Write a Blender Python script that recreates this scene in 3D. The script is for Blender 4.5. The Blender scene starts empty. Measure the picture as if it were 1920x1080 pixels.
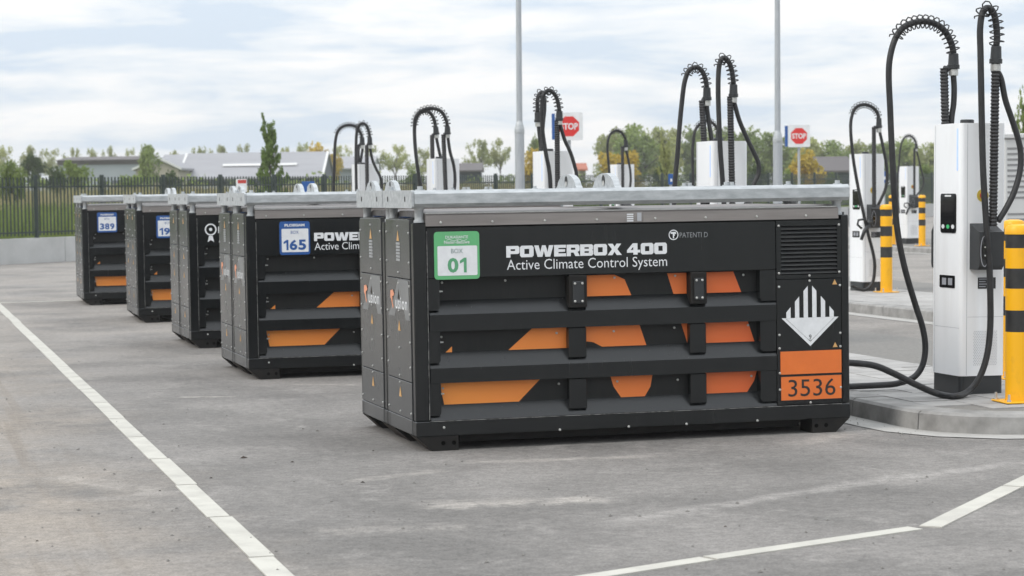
import bpy, bmesh, math, random
import numpy as np
from mathutils import Matrix, Vector

# ------------------------------------------------------------------ camera, sky, sun, exposure
sc = bpy.context.scene
COL = sc.collection
RAD = math.radians
FPX = 4149.26                                   # focal length in pixels of the 1920 px wide photograph
YAW, PITCH, ROLL = RAD(-15.7233), RAD(-2.5606), RAD(-0.865)
CAM = np.array([-3.195, -13.6414, 1.6603])
_fw = np.array([-math.sin(YAW)*math.cos(PITCH), math.cos(YAW)*math.cos(PITCH), math.sin(PITCH)])
_r = np.array([math.cos(YAW), math.sin(YAW), 0.0]); _u = np.cross(_r, _fw)
RT = math.cos(ROLL)*_r + math.sin(ROLL)*_u
UP = -math.sin(ROLL)*_r + math.cos(ROLL)*_u
FW = _fw
camd = bpy.data.cameras.new('camera'); cam = bpy.data.objects.new('camera', camd); COL.objects.link(cam)
camd.sensor_width = 36; camd.lens = FPX/1920*36; camd.clip_start = .1; camd.clip_end = 6000
cam.matrix_world = Matrix([[RT[0], UP[0], -FW[0], CAM[0]], [RT[1], UP[1], -FW[1], CAM[1]], [RT[2], UP[2], -FW[2], CAM[2]], [0, 0, 0, 1]])
camd.dof.use_dof = True; camd.dof.focus_distance = 14.6; camd.dof.aperture_fstop = 5.6
sc.camera = cam
sc.view_settings.view_transform = 'Standard'; sc.view_settings.look = 'None'
sc.view_settings.gamma = 1; sc.view_settings.use_curve_mapping = False
sc.view_settings.exposure = 0.0

TO_SUN = Vector((-.80, -.22, .78)).normalized()
w = bpy.data.worlds.new('World'); sc.world = w; w.use_nodes = True
nt = w.node_tree; nt.nodes.clear()
def wn(t, **k):
    n = nt.nodes.new(t)
    for a, b in k.items(): setattr(n, a, b)
    return n
out = wn('ShaderNodeOutputWorld'); bg = wn('ShaderNodeBackground'); bg2 = wn('ShaderNodeBackground'); addsh = wn('ShaderNodeAddShader')
sky = wn('ShaderNodeTexSky', sky_type='NISHITA', sun_disc=False)
sky.sun_elevation = math.asin(TO_SUN.z); sky.sun_rotation = math.atan2(TO_SUN.x, TO_SUN.y)
sky.air_density = 1.0; sky.dust_density = 2.0
tc = wn('ShaderNodeTexCoord')
mp = wn('ShaderNodeMapping'); mp.inputs['Scale'].default_value = (7.5, 7.5, 50.0); mp.inputs['Location'].default_value = (2.3, 1.1, 0.55)
mp2 = wn('ShaderNodeMapping'); mp2.inputs['Scale'].default_value = (24.0, 24.0, 120.0)
n1 = wn('ShaderNodeTexNoise'); n1.inputs['Scale'].default_value = 1.0; n1.inputs['Detail'].default_value = 6; n1.inputs['Roughness'].default_value = .52; n1.inputs['Distortion'].default_value = .35
n2 = wn('ShaderNodeTexNoise'); n2.inputs['Scale'].default_value = 1.0; n2.inputs['Detail'].default_value = 5; n2.inputs['Roughness'].default_value = .55
mixn = wn('ShaderNodeMath', operation='MULTIPLY_ADD'); mixn.inputs[1].default_value = .28
sepz = wn('ShaderNodeSeparateXYZ')
ramp = wn('ShaderNodeValToRGB'); el = ramp.color_ramp.elements
el[0].position = .53; el[0].color = (.68, .775, .885, 1); el[1].position = .74; el[1].color = (1.0, 1.0, 1.0, 1)
e = el.new(.61); e.color = (.82, .875, .93, 1)
# a layered overcast sky brightens steadily towards the zenith (CIE overcast law, softened)
ov = wn('ShaderNodeMath', operation='MULTIPLY_ADD'); ov.inputs[1].default_value = 1.35; ov.inputs[2].default_value = 1.06
ovc = wn('ShaderNodeMath', operation='MAXIMUM'); ovc.inputs[1].default_value = 0.0
L = nt.links.new
L(tc.outputs['Generated'], mp.inputs['Vector']); L(tc.outputs['Generated'], mp2.inputs['Vector']); L(tc.outputs['Generated'], sepz.inputs[0])
L(mp.outputs[0], n1.inputs['Vector']); L(mp2.outputs[0], n2.inputs['Vector'])
L(n2.outputs[0], mixn.inputs[0]); L(n1.outputs[0], mixn.inputs[2]); L(mixn.outputs[0], ramp.inputs[0])
L(sepz.outputs['Z'], ovc.inputs[0]); L(ovc.outputs[0], ov.inputs[0])
L(ramp.outputs[0], bg.inputs['Color']); L(ov.outputs[0], bg.inputs['Strength'])
L(sky.outputs[0], bg2.inputs['Color']); bg2.inputs['Strength'].default_value = .05
# clouds cover nearly all of the blue sky: the sky texture shows through thinly
mixs = wn('ShaderNodeMixShader'); mixs.inputs[0].default_value = .9
L(bg2.outputs[0], mixs.inputs[1]); L(bg.outputs[0], mixs.inputs[2]); L(mixs.outputs[0], out.inputs['Surface'])

sund = bpy.data.lights.new('sun', 'SUN'); sund.energy = 1.7; sund.angle = RAD(22); sund.color = (1, .94, .86)
sun = bpy.data.objects.new('sun', sund); COL.objects.link(sun)
sun.rotation_euler = TO_SUN.to_track_quat('Z', 'Y').to_euler(); sun.location = (-20, -10, 30)

# ------------------------------------------------------------------ pixel helpers (direction only; depth from what the thing touches)
def ray(px, py): return FW + RT*(px-960)/FPX + UP*(540-py)/FPX
def atY(px, py, Y):
    d = ray(px, py); return CAM + d*(Y-CAM[1])/d[1]
def atX(px, py, X):
    d = ray(px, py); return CAM + d*(X-CAM[0])/d[0]
def gnd(px, py, z=0.0):
    d = ray(px, py); return CAM + d*(z-CAM[2])/d[2]
def atD(px, py, dep): return CAM + ray(px, py)*dep

# ------------------------------------------------------------------ materials
MAT = {}
def pmat(name, c1, c2=None, scale=8, rough=.5, metal=0, bump=0, stretch=(1, 1, 1), detail=5, r2=None, spec=.5, rnd=0, lo=.3, hi=.7, emit=None, coat=0, bdist=.01):
    m = bpy.data.materials.new(name); m.use_nodes = True; t = m.node_tree; b = t.nodes['Principled BSDF']
    b.inputs['Roughness'].default_value = rough; b.inputs['Metallic'].default_value = metal
    b.inputs['Specular IOR Level'].default_value = spec
    if coat: b.inputs['Coat Weight'].default_value = coat; b.inputs['Coat Roughness'].default_value = .12
    c2 = c2 or tuple(x*.85 for x in c1)
    tcn = t.nodes.new('ShaderNodeTexCoord'); mpn = t.nodes.new('ShaderNodeMapping'); mpn.inputs['Scale'].default_value = stretch
    nz = t.nodes.new('ShaderNodeTexNoise'); nz.inputs['Scale'].default_value = scale; nz.inputs['Detail'].default_value = detail; nz.inputs['Roughness'].default_value = .6
    mr = t.nodes.new('ShaderNodeMapRange'); mr.inputs[1].default_value = lo; mr.inputs[2].default_value = hi
    mx = t.nodes.new('ShaderNodeMix'); mx.data_type = 'RGBA'; mx.inputs[6].default_value = (*c1, 1); mx.inputs[7].default_value = (*c2, 1)
    k = t.links.new
    oi = t.nodes.new('ShaderNodeObjectInfo')
    ad = t.nodes.new('ShaderNodeVectorMath'); ad.operation = 'MULTIPLY_ADD'; ad.inputs[1].default_value = (1, 1, 1)
    sc_ = t.nodes.new('ShaderNodeVectorMath'); sc_.operation = 'SCALE'; sc_.inputs[0].default_value = (7.3, 3.1, 5.7)
    k(oi.outputs['Random'], sc_.inputs['Scale']); k(tcn.outputs['Object'], ad.inputs[0]); k(sc_.outputs[0], ad.inputs[2])
    k(ad.outputs[0], mpn.inputs[0]); k(mpn.outputs[0], nz.inputs['Vector']); k(nz.outputs[0], mr.inputs[0]); k(mr.outputs[0], mx.inputs[0])
    colout = mx.outputs[2]
    if rnd:
        hs = t.nodes.new('ShaderNodeHueSaturation'); ma = t.nodes.new('ShaderNodeMapRange'); ma.inputs[3].default_value = 1-rnd; ma.inputs[4].default_value = 1+rnd
        k(oi.outputs['Random'], ma.inputs[0]); k(ma.outputs[0], hs.inputs['Value']); k(colout, hs.inputs['Color']); colout = hs.outputs[0]
    k(colout, b.inputs['Base Color'])
    if r2 is not None:
        mq = t.nodes.new('ShaderNodeMapRange'); mq.inputs[1].default_value = lo; mq.inputs[2].default_value = hi; mq.inputs[3].default_value = rough; mq.inputs[4].default_value = r2
        k(nz.outputs[0], mq.inputs[0]); k(mq.outputs[0], b.inputs['Roughness'])
    if bump:
        bp = t.nodes.new('ShaderNodeBump'); bp.inputs['Strength'].default_value = bump; bp.inputs['Distance'].default_value = bdist
        k(nz.outputs[0], bp.inputs['Height']); k(bp.outputs[0], b.inputs['Normal'])
    if emit:
        b.inputs['Emission Color'].default_value = (*emit[0], 1); b.inputs['Emission Strength'].default_value = emit[1]
    MAT[name] = m
    return m
def leafmat(name, c1, c2, scale=1.2):
    m = pmat(name, c1, c2, scale=scale, rough=.6, spec=.2, rnd=.15, lo=.35, hi=.65)
    t = m.node_tree; b = t.nodes['Principled BSDF']
    tr = t.nodes.new('ShaderNodeBsdfTranslucent'); mx = t.nodes.new('ShaderNodeMixShader'); mx.inputs[0].default_value = .3
    o = t.nodes['Material Output']; cs = b.inputs['Base Color'].links[0].from_socket
    t.links.new(cs, tr.inputs[0]); t.links.new(b.outputs[0], mx.inputs[1]); t.links.new(tr.outputs[0], mx.inputs[2]); t.links.new(mx.outputs[0], o.inputs[0])
    return m

pmat('box_paint', (.0042, .0054, .0062), (.0088, .0096, .0098), scale=3, stretch=(12, 12, .6), rough=.23, r2=.29, spec=.47, lo=.40, hi=.80, detail=4)
pmat('box_black', (.006, .006, .006), (.014, .012, .010), scale=9, rough=.6, spec=.25)
pmat('box_recess', (.006, .007, .007), (.010, .010, .0095), scale=4, stretch=(8, 8, 1), rough=.5, spec=.3)
pmat('end_sheen_paint', (.040, .042, .044), (.052, .053, .054), scale=1.6, stretch=(1, 1, .6), detail=3, rough=.2, r2=.3, spec=.5)  # box ends: base colour lightened to carry the sky's reflection
pmat('louvre_sheen_paint', (.034, .036, .038), (.045, .046, .046), scale=6, rough=.4)  # slats paler than the box, their reflected light put into the colour
pmat('hole_black', (.0015, .0015, .0015), rough=.9, spec=.05)
pmat('worn_edge_highlight', (.20, .20, .19), (.05, .05, .05), scale=30, rough=.5, lo=.42, hi=.6)  # worn edges, with the highlight along the scratches painted in
pmat('rust_dirt', (.05, .032, .02), (.02, .017, .014), scale=14, rough=.85)
pmat('galvanised', (.48, .50, .51), (.34, .36, .37), scale=9, metal=.35, rough=.46, r2=.6, stretch=(1, 3, 3), lo=.36, hi=.68)
pmat('galvanised_pole', (.44, .46, .48), (.34, .36, .38), scale=7, metal=.35, rough=.45, stretch=(6, 6, .6))
pmat('stainless', (.30, .275, .26), (.22, .20, .19), scale=2.5, metal=.55, rough=.42, r2=.52, stretch=(.6, 8, 8))
pmat('bolt_steel', (.56, .56, .54), (.4, .4, .38), scale=20, metal=.4, rough=.35)
pmat('print_white', (.74, .75, .76), (.64, .65, .66), scale=18, rough=.5)
pmat('print_grey', (.30, .31, .32), (.25, .26, .27), scale=10, rough=.4)
pmat('end_grey', (.17, .175, .18), (.14, .145, .15), scale=10, rough=.3)
pmat('print_black', (.014, .014, .014), rough=.5)
pmat('plate_orange', (.72, .165, .022), (.64, .14, .02), scale=6, rough=.5)
pmat('warn_amber', (.60, .35, .13), (.5, .28, .1), scale=20, rough=.5)
pmat('fusion_orange', (.72, .30, .17), rough=.5)
pmat('sign_green', (.105, .42, .165), (.12, .38, .17), scale=6, rough=.45)
pmat('sign_green_text', (.10, .34, .17), rough=.5)
pmat('sign_blue', (.012, .085, .30), (.014, .075, .26), scale=6, rough=.4)
pmat('sign_grey_text', (.17, .25, .24), rough=.5)
pmat('blue_sticker', (.05, .20, .62), rough=.4)
pmat('charger_white', (.82, .83, .84), (.70, .70, .70), scale=3.2, stretch=(2, 2, .35), lo=.45, hi=.95, rough=.32, spec=.5)
pmat('charger_grey', (.55, .56, .58), rough=.4)
pmat('black_plastic', (.016, .018, .02), (.022, .024, .026), scale=10, rough=.42)
pmat('black_rubber', (.014, .014, .015), (.028, .028, .029), scale=12, rough=.45, spec=.4)
pmat('screen_glass', (.006, .006, .007), rough=.08, spec=.6)
pmat('led_blue', (.45, .60, .95), rough=.4, emit=((.55, .70, 1.0), .2))
pmat('icon_green', (.02, .25, .08), rough=.4, emit=((.05, .6, .2), .35))
pmat('icon_white', (.7, .72, .72), rough=.4)
pmat('disc_yellow', (.62, .48, .06), rough=.5)
pmat('disc_red', (.45, .04, .03), rough=.5)
pmat('ring_grey', (.32, .33, .36), rough=.4)
pmat('hatch_grey', (.45, .46, .48), rough=.5)
pmat('bollard_yellow', (.82, .41, .005), (.52, .27, .02), scale=11, rough=.42, r2=.6, spec=.4, lo=.55, hi=.9, stretch=(1, 1, .5))
pmat('bollard_black', (.010, .010, .010), (.03, .029, .027), scale=8, rough=.5)
pmat('kerb_concrete', (.33, .322, .308), (.17, .165, .157), scale=5, detail=8, rough=.85, bump=.25, rnd=.08)
pmat('gutter_concrete', (.42, .41, .39), (.33, .32, .30), scale=5, rough=.9, bump=.2)
pmat('paver', (.37, .36, .345), (.28, .27, .26), scale=6, rough=.85, bump=.25, rnd=.10)
pmat('joint_sand', (.20, .19, .175), (.14, .135, .125), scale=30, rough=.95)
pmat('wall_concrete', (.50, .50, .49), (.40, .40, .39), scale=1.6, rough=.85, bump=.2, rnd=.05)
pmat('line_white', (.47, .455, .405), (.35, .335, .30), scale=5, rough=.7, bump=.15, lo=.4, hi=.8, rnd=.04)
pmat('fence_green', (.014, .026, .022), (.02, .034, .03), scale=6, rough=.5)
pmat('stop_red', (.62, .022, .018), (.56, .02, .018), scale=4, rough=.45)
pmat('board_white', (.72, .73, .74), rough=.45)
pmat('roof_grey', (.27, .27, .285), (.23, .23, .245), scale=.25, rough=.6, stretch=(1, 6, 1))
pmat('roof_dark', (.085, .075, .075), (.07, .06, .06), scale=.4, rough=.7)
pmat('wall_dark', (.045, .055, .08), (.055, .065, .09), scale=.3, rough=.6)
pmat('wall_cream', (.34, .31, .25), (.29, .27, .22), scale=.4, rough=.8)
pmat('wall_bluegrey', (.28, .31, .34), (.24, .27, .30), scale=.3, rough=.6)
pmat('brick_red', (.36, .11, .06), (.3, .1, .06), scale=2, rough=.8)
pmat('trim_white', (.72, .72, .72), rough=.5)
pmat('window_dark', (.03, .035, .04), rough=.15)
pmat('bark', (.10, .085, .07), (.06, .05, .04), scale=6, rough=.9)
pmat('cabinet_grey', (.58, .58, .57), (.53, .53, .52), scale=2, rough=.45)
pmat('cabinet_slot', (.25, .25, .25), rough=.6)
leafmat('leaf_pale', (.36, .37, .14), (.25, .28, .10))
leafmat('leaf_mid', (.25, .31, .085), (.145, .20, .055))
leafmat('leaf_dark', (.070, .105, .035), (.040, .066, .022))
leafmat('leaf_young', (.19, .27, .06), (.10, .16, .035))
leafmat('leaf_yellow', (.60, .42, .05), (.40, .31, .05))
leafmat('grass_green', (.185, .225, .060), (.105, .150, .035), scale=.5)
leafmat('reed_beige', (.42, .35, .20), (.26, .25, .11), scale=.5)
pmat('field', (.105, .160, .040), (.15, .16, .07), scale=.15, rough=.95)

# asphalt: fine aggregate, worn lighter areas, beige dust at the left, a pale arc swept by tyres
def asphalt():
    m = bpy.data.materials.new('asphalt'); m.use_nodes = True; t = m.node_tree; k = t.links.new; N = t.nodes.new
    b = t.nodes['Principled BSDF']; b.inputs['Roughness'].default_value = .88; b.inputs['Specular IOR Level'].default_value = .3
    tcn = N('ShaderNodeTexCoord'); P = tcn.outputs['Object']
    def noise(scale, detail=6, rough=.6, stretch=None, rot=0, dist=0):
        n = N('ShaderNodeTexNoise'); n.inputs['Scale'].default_value = scale; n.inputs['Detail'].default_value = detail; n.inputs['Roughness'].default_value = rough; n.inputs['Distortion'].default_value = dist
        if stretch:
            mm = N('ShaderNodeMapping'); mm.inputs['Scale'].default_value = stretch; mm.inputs['Rotation'].default_value = (0, 0, rot); k(P, mm.inputs[0]); k(mm.outputs[0], n.inputs['Vector'])
        else: k(P, n.inputs['Vector'])
        return n.outputs[0]
    def rng(s, a, c, lo=0., hi=1., smooth=True):
        n = N('ShaderNodeMapRange'); n.interpolation_type = 'SMOOTHSTEP' if smooth else 'LINEAR'
        n.inputs[1].default_value = a; n.inputs[2].default_value = c; n.inputs[3].default_value = lo; n.inputs[4].default_value = hi; k(s, n.inputs[0]); return n.outputs[0]
    def mul(a, c):
        n = N('ShaderNodeMath'); n.operation = 'MULTIPLY'
        for i, v in enumerate((a, c)):
            if isinstance(v, float): n.inputs[i].default_value = v
            else: k(v, n.inputs[i])
        return n.outputs[0]
    def add(a, c):
        n = N('ShaderNodeMath'); n.operation = 'ADD'
        for i, v in enumerate((a, c)):
            if isinstance(v, float): n.inputs[i].default_value = v
            else: k(v, n.inputs[i])
        return n.outputs[0]
    def mix(fac, a, c):
        n = N('ShaderNodeMix'); n.data_type = 'RGBA'; k(fac, n.inputs[0])
        for i, v in ((6, a), (7, c)):
            if isinstance(v, tuple): n.inputs[i].default_value = (*v, 1)
            else: k(v, n.inputs[i])
        return n.outputs[2]
    sx = N('ShaderNodeSeparateXYZ'); k(P, sx.inputs[0]); X, Y = sx.outputs[0], sx.outputs[1]
    c = mix(rng(noise(.55, 7, .62, dist=.4), .32, .68), (0.140, 0.133, 0.125), (0.223, 0.210, 0.197))
    c = mix(mul(rng(noise(1.7, 8, .7, dist=.8), .52, .72), .55), c, (0.295, 0.278, 0.260))
    c = mix(mul(rng(noise(.9, 6, .6, dist=.5), .56, .7), .45), c, (0.110, 0.104, 0.099))
    # beige dust, strongest left of the white line and far down the lane
    wob = add(X, mul(add(noise(.5, 5), -.5), 3.2))
    dust = mul(rng(wob, -1.2, -3.2), rng(noise(1.1, 7, .65), .28, .62))
    c = mix(mul(dust, .95), c, (.308, .268, .226))
    tr = mul(rng(noise(1.0, 4, .5, (9, .22, 1), .10), .47, .62), rng(X, -1.9, -2.6))
    c = mix(mul(tr, .7), c, (0.187, 0.160, 0.132))
    far = mul(rng(Y, 3., 16.), rng(noise(.7, 6), .3, .65))
    c = mix(mul(far, .6), c, (0.309, 0.282, 0.253))
    # pale arc swept by turning tyres and dusty scuffs in front of the near box
    def line(p, q, width, amt, c, col, ns=2.0):
        mm = N('ShaderNodeMapping'); mm.vector_type = 'TEXTURE'
        a = math.atan2(q[1]-p[1], q[0]-p[0]); ln = math.hypot(q[0]-p[0], q[1]-p[1])
        mm.inputs['Location'].default_value = (p[0], p[1], 0); mm.inputs['Rotation'].default_value = (0, 0, a); k(P, mm.inputs[0])
        s = N('ShaderNodeSeparateXYZ'); k(mm.outputs[0], s.inputs[0])
        yy = N('ShaderNodeMath'); yy.operation = 'ABSOLUTE'; k(add(s.outputs[1], mul(add(noise(ns, 3), -.5), width*1.6)), yy.inputs[0])
        msk = mul(rng(yy.outputs[0], width, width*.15), mul(rng(s.outputs[0], 0, ln*.15), rng(s.outputs[0], ln, ln*.85)))
        return mix(mul(mul(msk, rng(noise(5, 6, .7), .3, .6)), amt), c, col)
    A = [gnd(*q) for q in ((1180, 975), (1480, 928), (1700, 893), (1960, 862))]
    for p, q in zip(A[:-1], A[1:]):
        d = q-p; c = line(p-d*.15, q+d*.15, .13, .6, c, (0.327, 0.309, 0.290))
    for (x0, y0, x1, y1, wd, am) in ((760, 950, 1160, 935, .22, .65), (640, 905, 840, 880, .12, .4), (330, 745, 450, 743, .07, .7), (540, 720, 680, 722, .1, .5), (830, 868, 1250, 855, .10, .5), (1480, 835, 1600, 812, .15, .6), (560, 1000, 900, 985, .18, .35), (90, 890, 330, 930, .16, .4)):
        c = line(gnd(x0, y0), gnd(x1, y1), wd, am, c, (0.393, 0.364, 0.330), 3.5)
    for (x0, y0, x1, y1, wd, am) in ((300, 700, 640, 760, .35, .5), (560, 800, 640, 860, .3, .35), (250, 640, 420, 668, .35, .5), (900, 1000, 1300, 990, .25, .3), (690, 770, 740, 820, .3, .5), (180, 868, 205, 866, .05, .6)):
        c = line(gnd(x0, y0), gnd(x1, y1), wd, am, c, (0.122, 0.115, 0.109), 3.0)
    # aggregate speckle
    sp = noise(95, 3, .7); c = mix(rng(sp, .38, .66), mix(rng(sp, .0, 1.), c, c), c)
    sc1 = N('ShaderNodeMix'); sc1.data_type = 'RGBA'; sc1.blend_type = 'MULTIPLY'; sc1.inputs[0].default_value = 1
    g = rng(add(mul(noise(70, 4, .75), .55), mul(noise(16, 6, .75), .45)), .34, .66, .64, 1.34)
    cmb = N('ShaderNodeCombineColor'); k(g, cmb.inputs[0]); k(g, cmb.inputs[1]); k(g, cmb.inputs[2])
    k(c, sc1.inputs[6]); k(cmb.outputs[0], sc1.inputs[7]); k(sc1.outputs[2], b.inputs['Base Color'])
    bp = N('ShaderNodeBump'); bp.inputs['Strength'].default_value = .5; bp.inputs['Distance'].default_value = .006; k(noise(80, 4, .7), bp.inputs['Height']); k(bp.outputs[0], b.inputs['Normal'])
    MAT['asphalt'] = m
asphalt()
# orange print whose hue runs from amber (left) to red orange (right), as on the box
def gradient_orange():
    m = bpy.data.materials.new('print_orange'); m.use_nodes = True; t = m.node_tree; b = t.nodes['Principled BSDF']; b.inputs['Roughness'].default_value = .5
    tcn = t.nodes.new('ShaderNodeTexCoord'); s = t.nodes.new('ShaderNodeSeparateXYZ'); mr = t.nodes.new('ShaderNodeMapRange'); mr.inputs[1].default_value = .2; mr.inputs[2].default_value = 2.4
    mx = t.nodes.new('ShaderNodeMix'); mx.data_type = 'RGBA'; mx.inputs[6].default_value = (.80, .27, .04, 1); mx.inputs[7].default_value = (.68, .115, .022, 1)
    k = t.links.new; k(tcn.outputs['Object'], s.inputs[0]); k(s.outputs[0], mr.inputs[0]); k(mr.outputs[0], mx.inputs[0]); k(mx.outputs[2], b.inputs['Base Color'])
    MAT['print_orange'] = m
gradient_orange()

# ------------------------------------------------------------------ mesh helpers
class MB:
    def __init__(s): s.v = []; s.f = []; s.smooth = False
    def add(s, v, f):
        o = len(s.v); s.v += [tuple(map(float, p)) for p in v]; s.f += [tuple(i+o for i in q) for q in f]; return s
    def box(s, x0, x1, y0, y1, z0, z1, ch=0):
        if ch <= 0:
            v = [(x, y, z) for z in (z0, z1) for y in (y0, y1) for x in (x0, x1)]
            return s.add(v, [(0, 2, 3, 1), (4, 5, 7, 6), (0, 1, 5, 4), (2, 6, 7, 3), (0, 4, 6, 2), (1, 3, 7, 5)])
        bm = bmesh.new(); bmesh.ops.create_cube(bm, size=1)
        for q in bm.verts: q.co = Vector(((x0+x1)/2+q.co.x*(x1-x0), (y0+y1)/2+q.co.y*(y1-y0), (z0+z1)/2+q.co.z*(z1-z0)))
        bmesh.ops.bevel(bm, geom=bm.edges[:], offset=ch, segments=1, affect='EDGES')
        bm.verts.index_update(); s.add([q.co for q in bm.verts], [[q.index for q in f.verts] for f in bm.faces]); bm.free(); return s
    def prism(s, prof, a0, a1, axis='x'):           # profile extruded along an axis; profile is (y,z), (x,z) or (x,y)
        n = len(prof)
        def P(a, q): return (a, q[0], q[1]) if axis == 'x' else ((q[0], a, q[1]) if axis == 'y' else (q[0], q[1], a))
        v = [P(a0, q) for q in prof]+[P(a1, q) for q in prof]
        return s.add(v, [tuple(range(n))[::-1], tuple(range(n, 2*n))]+[(i, (i+1) % n, (i+1) % n+n, i+n) for i in range(n)])
    def lathe(s, c, prof, n=16, axis='z'):           # prof: list of (radius, height)
        v = []; f = []
        for r, h in prof:
            for i in range(n):
                a = 2*math.pi*i/n; p = (r*math.cos(a), r*math.sin(a), h)
                if axis == 'y': p = (p[0], p[2], p[1])
                elif axis == 'x': p = (p[2], p[0], p[1])
                v.append((c[0]+p[0], c[1]+p[1], c[2]+p[2]))
        for j in range(len(prof)-1):
            for i in range(n): f.append((j*n+i, j*n+(i+1) % n, (j+1)*n+(i+1) % n, (j+1)*n+i))
        f.append(tuple(range(n))[::-1]); f.append(tuple((len(prof)-1)*n+i for i in range(n)))
        return s.add(v, f)
    def tube(s, path, rad, n=8):
        path = [Vector(map(float, p)) for p in path]; m = len(path)
        rr = rad if hasattr(rad, '__len__') else [rad]*m
        v = []; f = []; up = None
        for i, p in enumerate(path):
            t = (path[min(i+1, m-1)]-path[max(i-1, 0)]).normalized()
            if up is None: up = t.orthogonal().normalized()
            up = (up-t*up.dot(t)).normalized(); bi = t.cross(up)
            for j in range(n):
                a = 2*math.pi*j/n; v.append(p+(up*math.cos(a)+bi*math.sin(a))*rr[i])
        for i in range(m-1):
            for j in range(n): f.append((i*n+j, i*n+(j+1) % n, (i+1)*n+(j+1) % n, (i+1)*n+j))
        f.append(tuple(range(n))[::-1]); f.append(tuple((m-1)*n+j for j in range(n)))
        return s.add(v, f)
    def mesh(s, name, mat, smooth=None):
        me = bpy.data.meshes.new(name); me.from_pydata(s.v, [], s.f); me.update()
        bm = bmesh.new(); bm.from_mesh(me); bmesh.ops.recalc_face_normals(bm, faces=bm.faces[:]); bm.to_mesh(me); bm.free()
        if mat: me.materials.append(MAT[mat])
        if smooth: me.shade_smooth() if smooth is True else me.set_sharp_from_angle(angle=RAD(smooth))
        return me
    def build(s, name, mat, parent=None, smooth=None, **k):
        return obj(name, s.mesh(name, mat, smooth), parent, **k)
def tag(o, label=None, cat=None, group=None, kind=None):
    for a, b in (('label', label), ('category', cat), ('group', group), ('kind', kind)):
        if b: o[a] = b
    return o
def obj(name, me, parent=None, loc=None, **k):
    o = bpy.data.objects.new(name, me); COL.objects.link(o); o.parent = parent
    if loc is not None: o.location = loc
    return tag(o, **k)
def empty(name, loc, label, cat, group=None, rot=(0, 0, 0)):
    o = bpy.data.objects.new(name, None); COL.objects.link(o); o.location = loc; o.rotation_euler = rot; o.empty_display_size = .2
    return tag(o, label, cat, group)
KIDS = {}
def kids(o): return [c for c in COL.objects if c.parent == o]
def copy_tree(o, parent=None):
    c = o.copy(); COL.objects.link(c); c.parent = parent
    for ch in list(o.children): copy_tree(ch, c)
    return c
def smoothpath(pts, n=6):
    P = [Vector(map(float, p)) for p in pts]; P = [P[0]*2-P[1]]+P+[P[-1]*2-P[-2]]; o = []
    for i in range(1, len(P)-2):
        a, b, c, d = P[i-1:i+3]
        for j in range(n):
            t = j/n; o.append(.5*((2*b)+(c-a)*t+(2*a-5*b+4*c-d)*t*t+(3*b-a-3*c+d)*t**3))
    return o+[P[-2]]
def rrect(x0, y0, x1, y1, r, n=4):
    o = []
    for cx, cy, a0 in ((x1-r, y1-r, 0), (x0+r, y1-r, 90), (x0+r, y0+r, 180), (x1-r, y0+r, 270)):
        for i in range(n+1):
            a = RAD(a0+90*i/n); o.append((cx+r*math.cos(a), cy+r*math.sin(a)))
    return o
def circ(cx, cy, rx, ry=None, n=24, a0=0):
    ry = ry or rx; return [(cx+rx*math.cos(2*math.pi*i/n+a0), cy+ry*math.sin(2*math.pi*i/n+a0)) for i in range(n)]
def fill2d(loops):                                     # outlines and holes -> (2-D verts, faces)
    cu = bpy.data.curves.new('shape', 'CURVE'); cu.dimensions = '2D'; cu.fill_mode = 'BOTH'
    for lp in loops:
        sp = cu.splines.new('POLY'); sp.points.add(len(lp)-1); sp.use_cyclic_u = True
        for p, q in zip(sp.points, lp): p.co = (q[0], q[1], 0, 1)
    o = bpy.data.objects.new('shape', cu); me = bpy.data.meshes.new_from_object(o)
    r = ([(v.co.x, v.co.y) for v in me.vertices], [tuple(p.vertices) for p in me.polygons])
    bpy.data.objects.remove(o); bpy.data.curves.remove(cu); bpy.data.meshes.remove(me); return r
def text2d(txt, x0, x1, y0, y1, bold=0.0, space=1.0):
    cu = bpy.data.curves.new('lettering', 'FONT'); cu.body = txt; cu.offset = bold; cu.space_character = space; cu.resolution_u = 3
    o = bpy.data.objects.new('lettering', cu); me = bpy.data.meshes.new_from_object(o)
    v = [(q.co.x, q.co.y) for q in me.vertices]; f = [tuple(p.vertices) for p in me.polygons]
    bpy.data.objects.remove(o); bpy.data.curves.remove(cu); bpy.data.meshes.remove(me)
    a = np.array(v); lo = a.min(0); hi = a.max(0)
    return [(x0+(p[0]-lo[0])/(hi[0]-lo[0])*(x1-x0), y0+(p[1]-lo[1])/(hi[1]-lo[1])*(y1-y0)) for p in v], f
def number2d(txt, x0, x1, y0, y1, bold=.035):         # digits; the figure 1 gets its flag
    n = len(txt); gp = .07; un = [.62 if c == '1' else 1. for c in txt]; tot = sum(un)+gp*(n-1)*2; k = (x1-x0)/tot; V = []; F = []; x = x0
    for c, u_ in zip(txt, un):
        if c == '1':
            v, f = fill2d([[(x+.36*u_*k*1.6, y0), (x+u_*k, y0), (x+u_*k, y1), (x+.40*u_*k*1.6, y1), (x, y0+(y1-y0)*.80), (x, y0+(y1-y0)*.60), (x+.36*u_*k*1.6, y0+(y1-y0)*.74)]])
        else: v, f = text2d(c, x, x+u_*k, y0, y1, bold)
        o = len(V); V += v; F += [tuple(i+o for i in q) for q in f]; x += (u_+gp*2)*k
    return V, F
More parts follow.
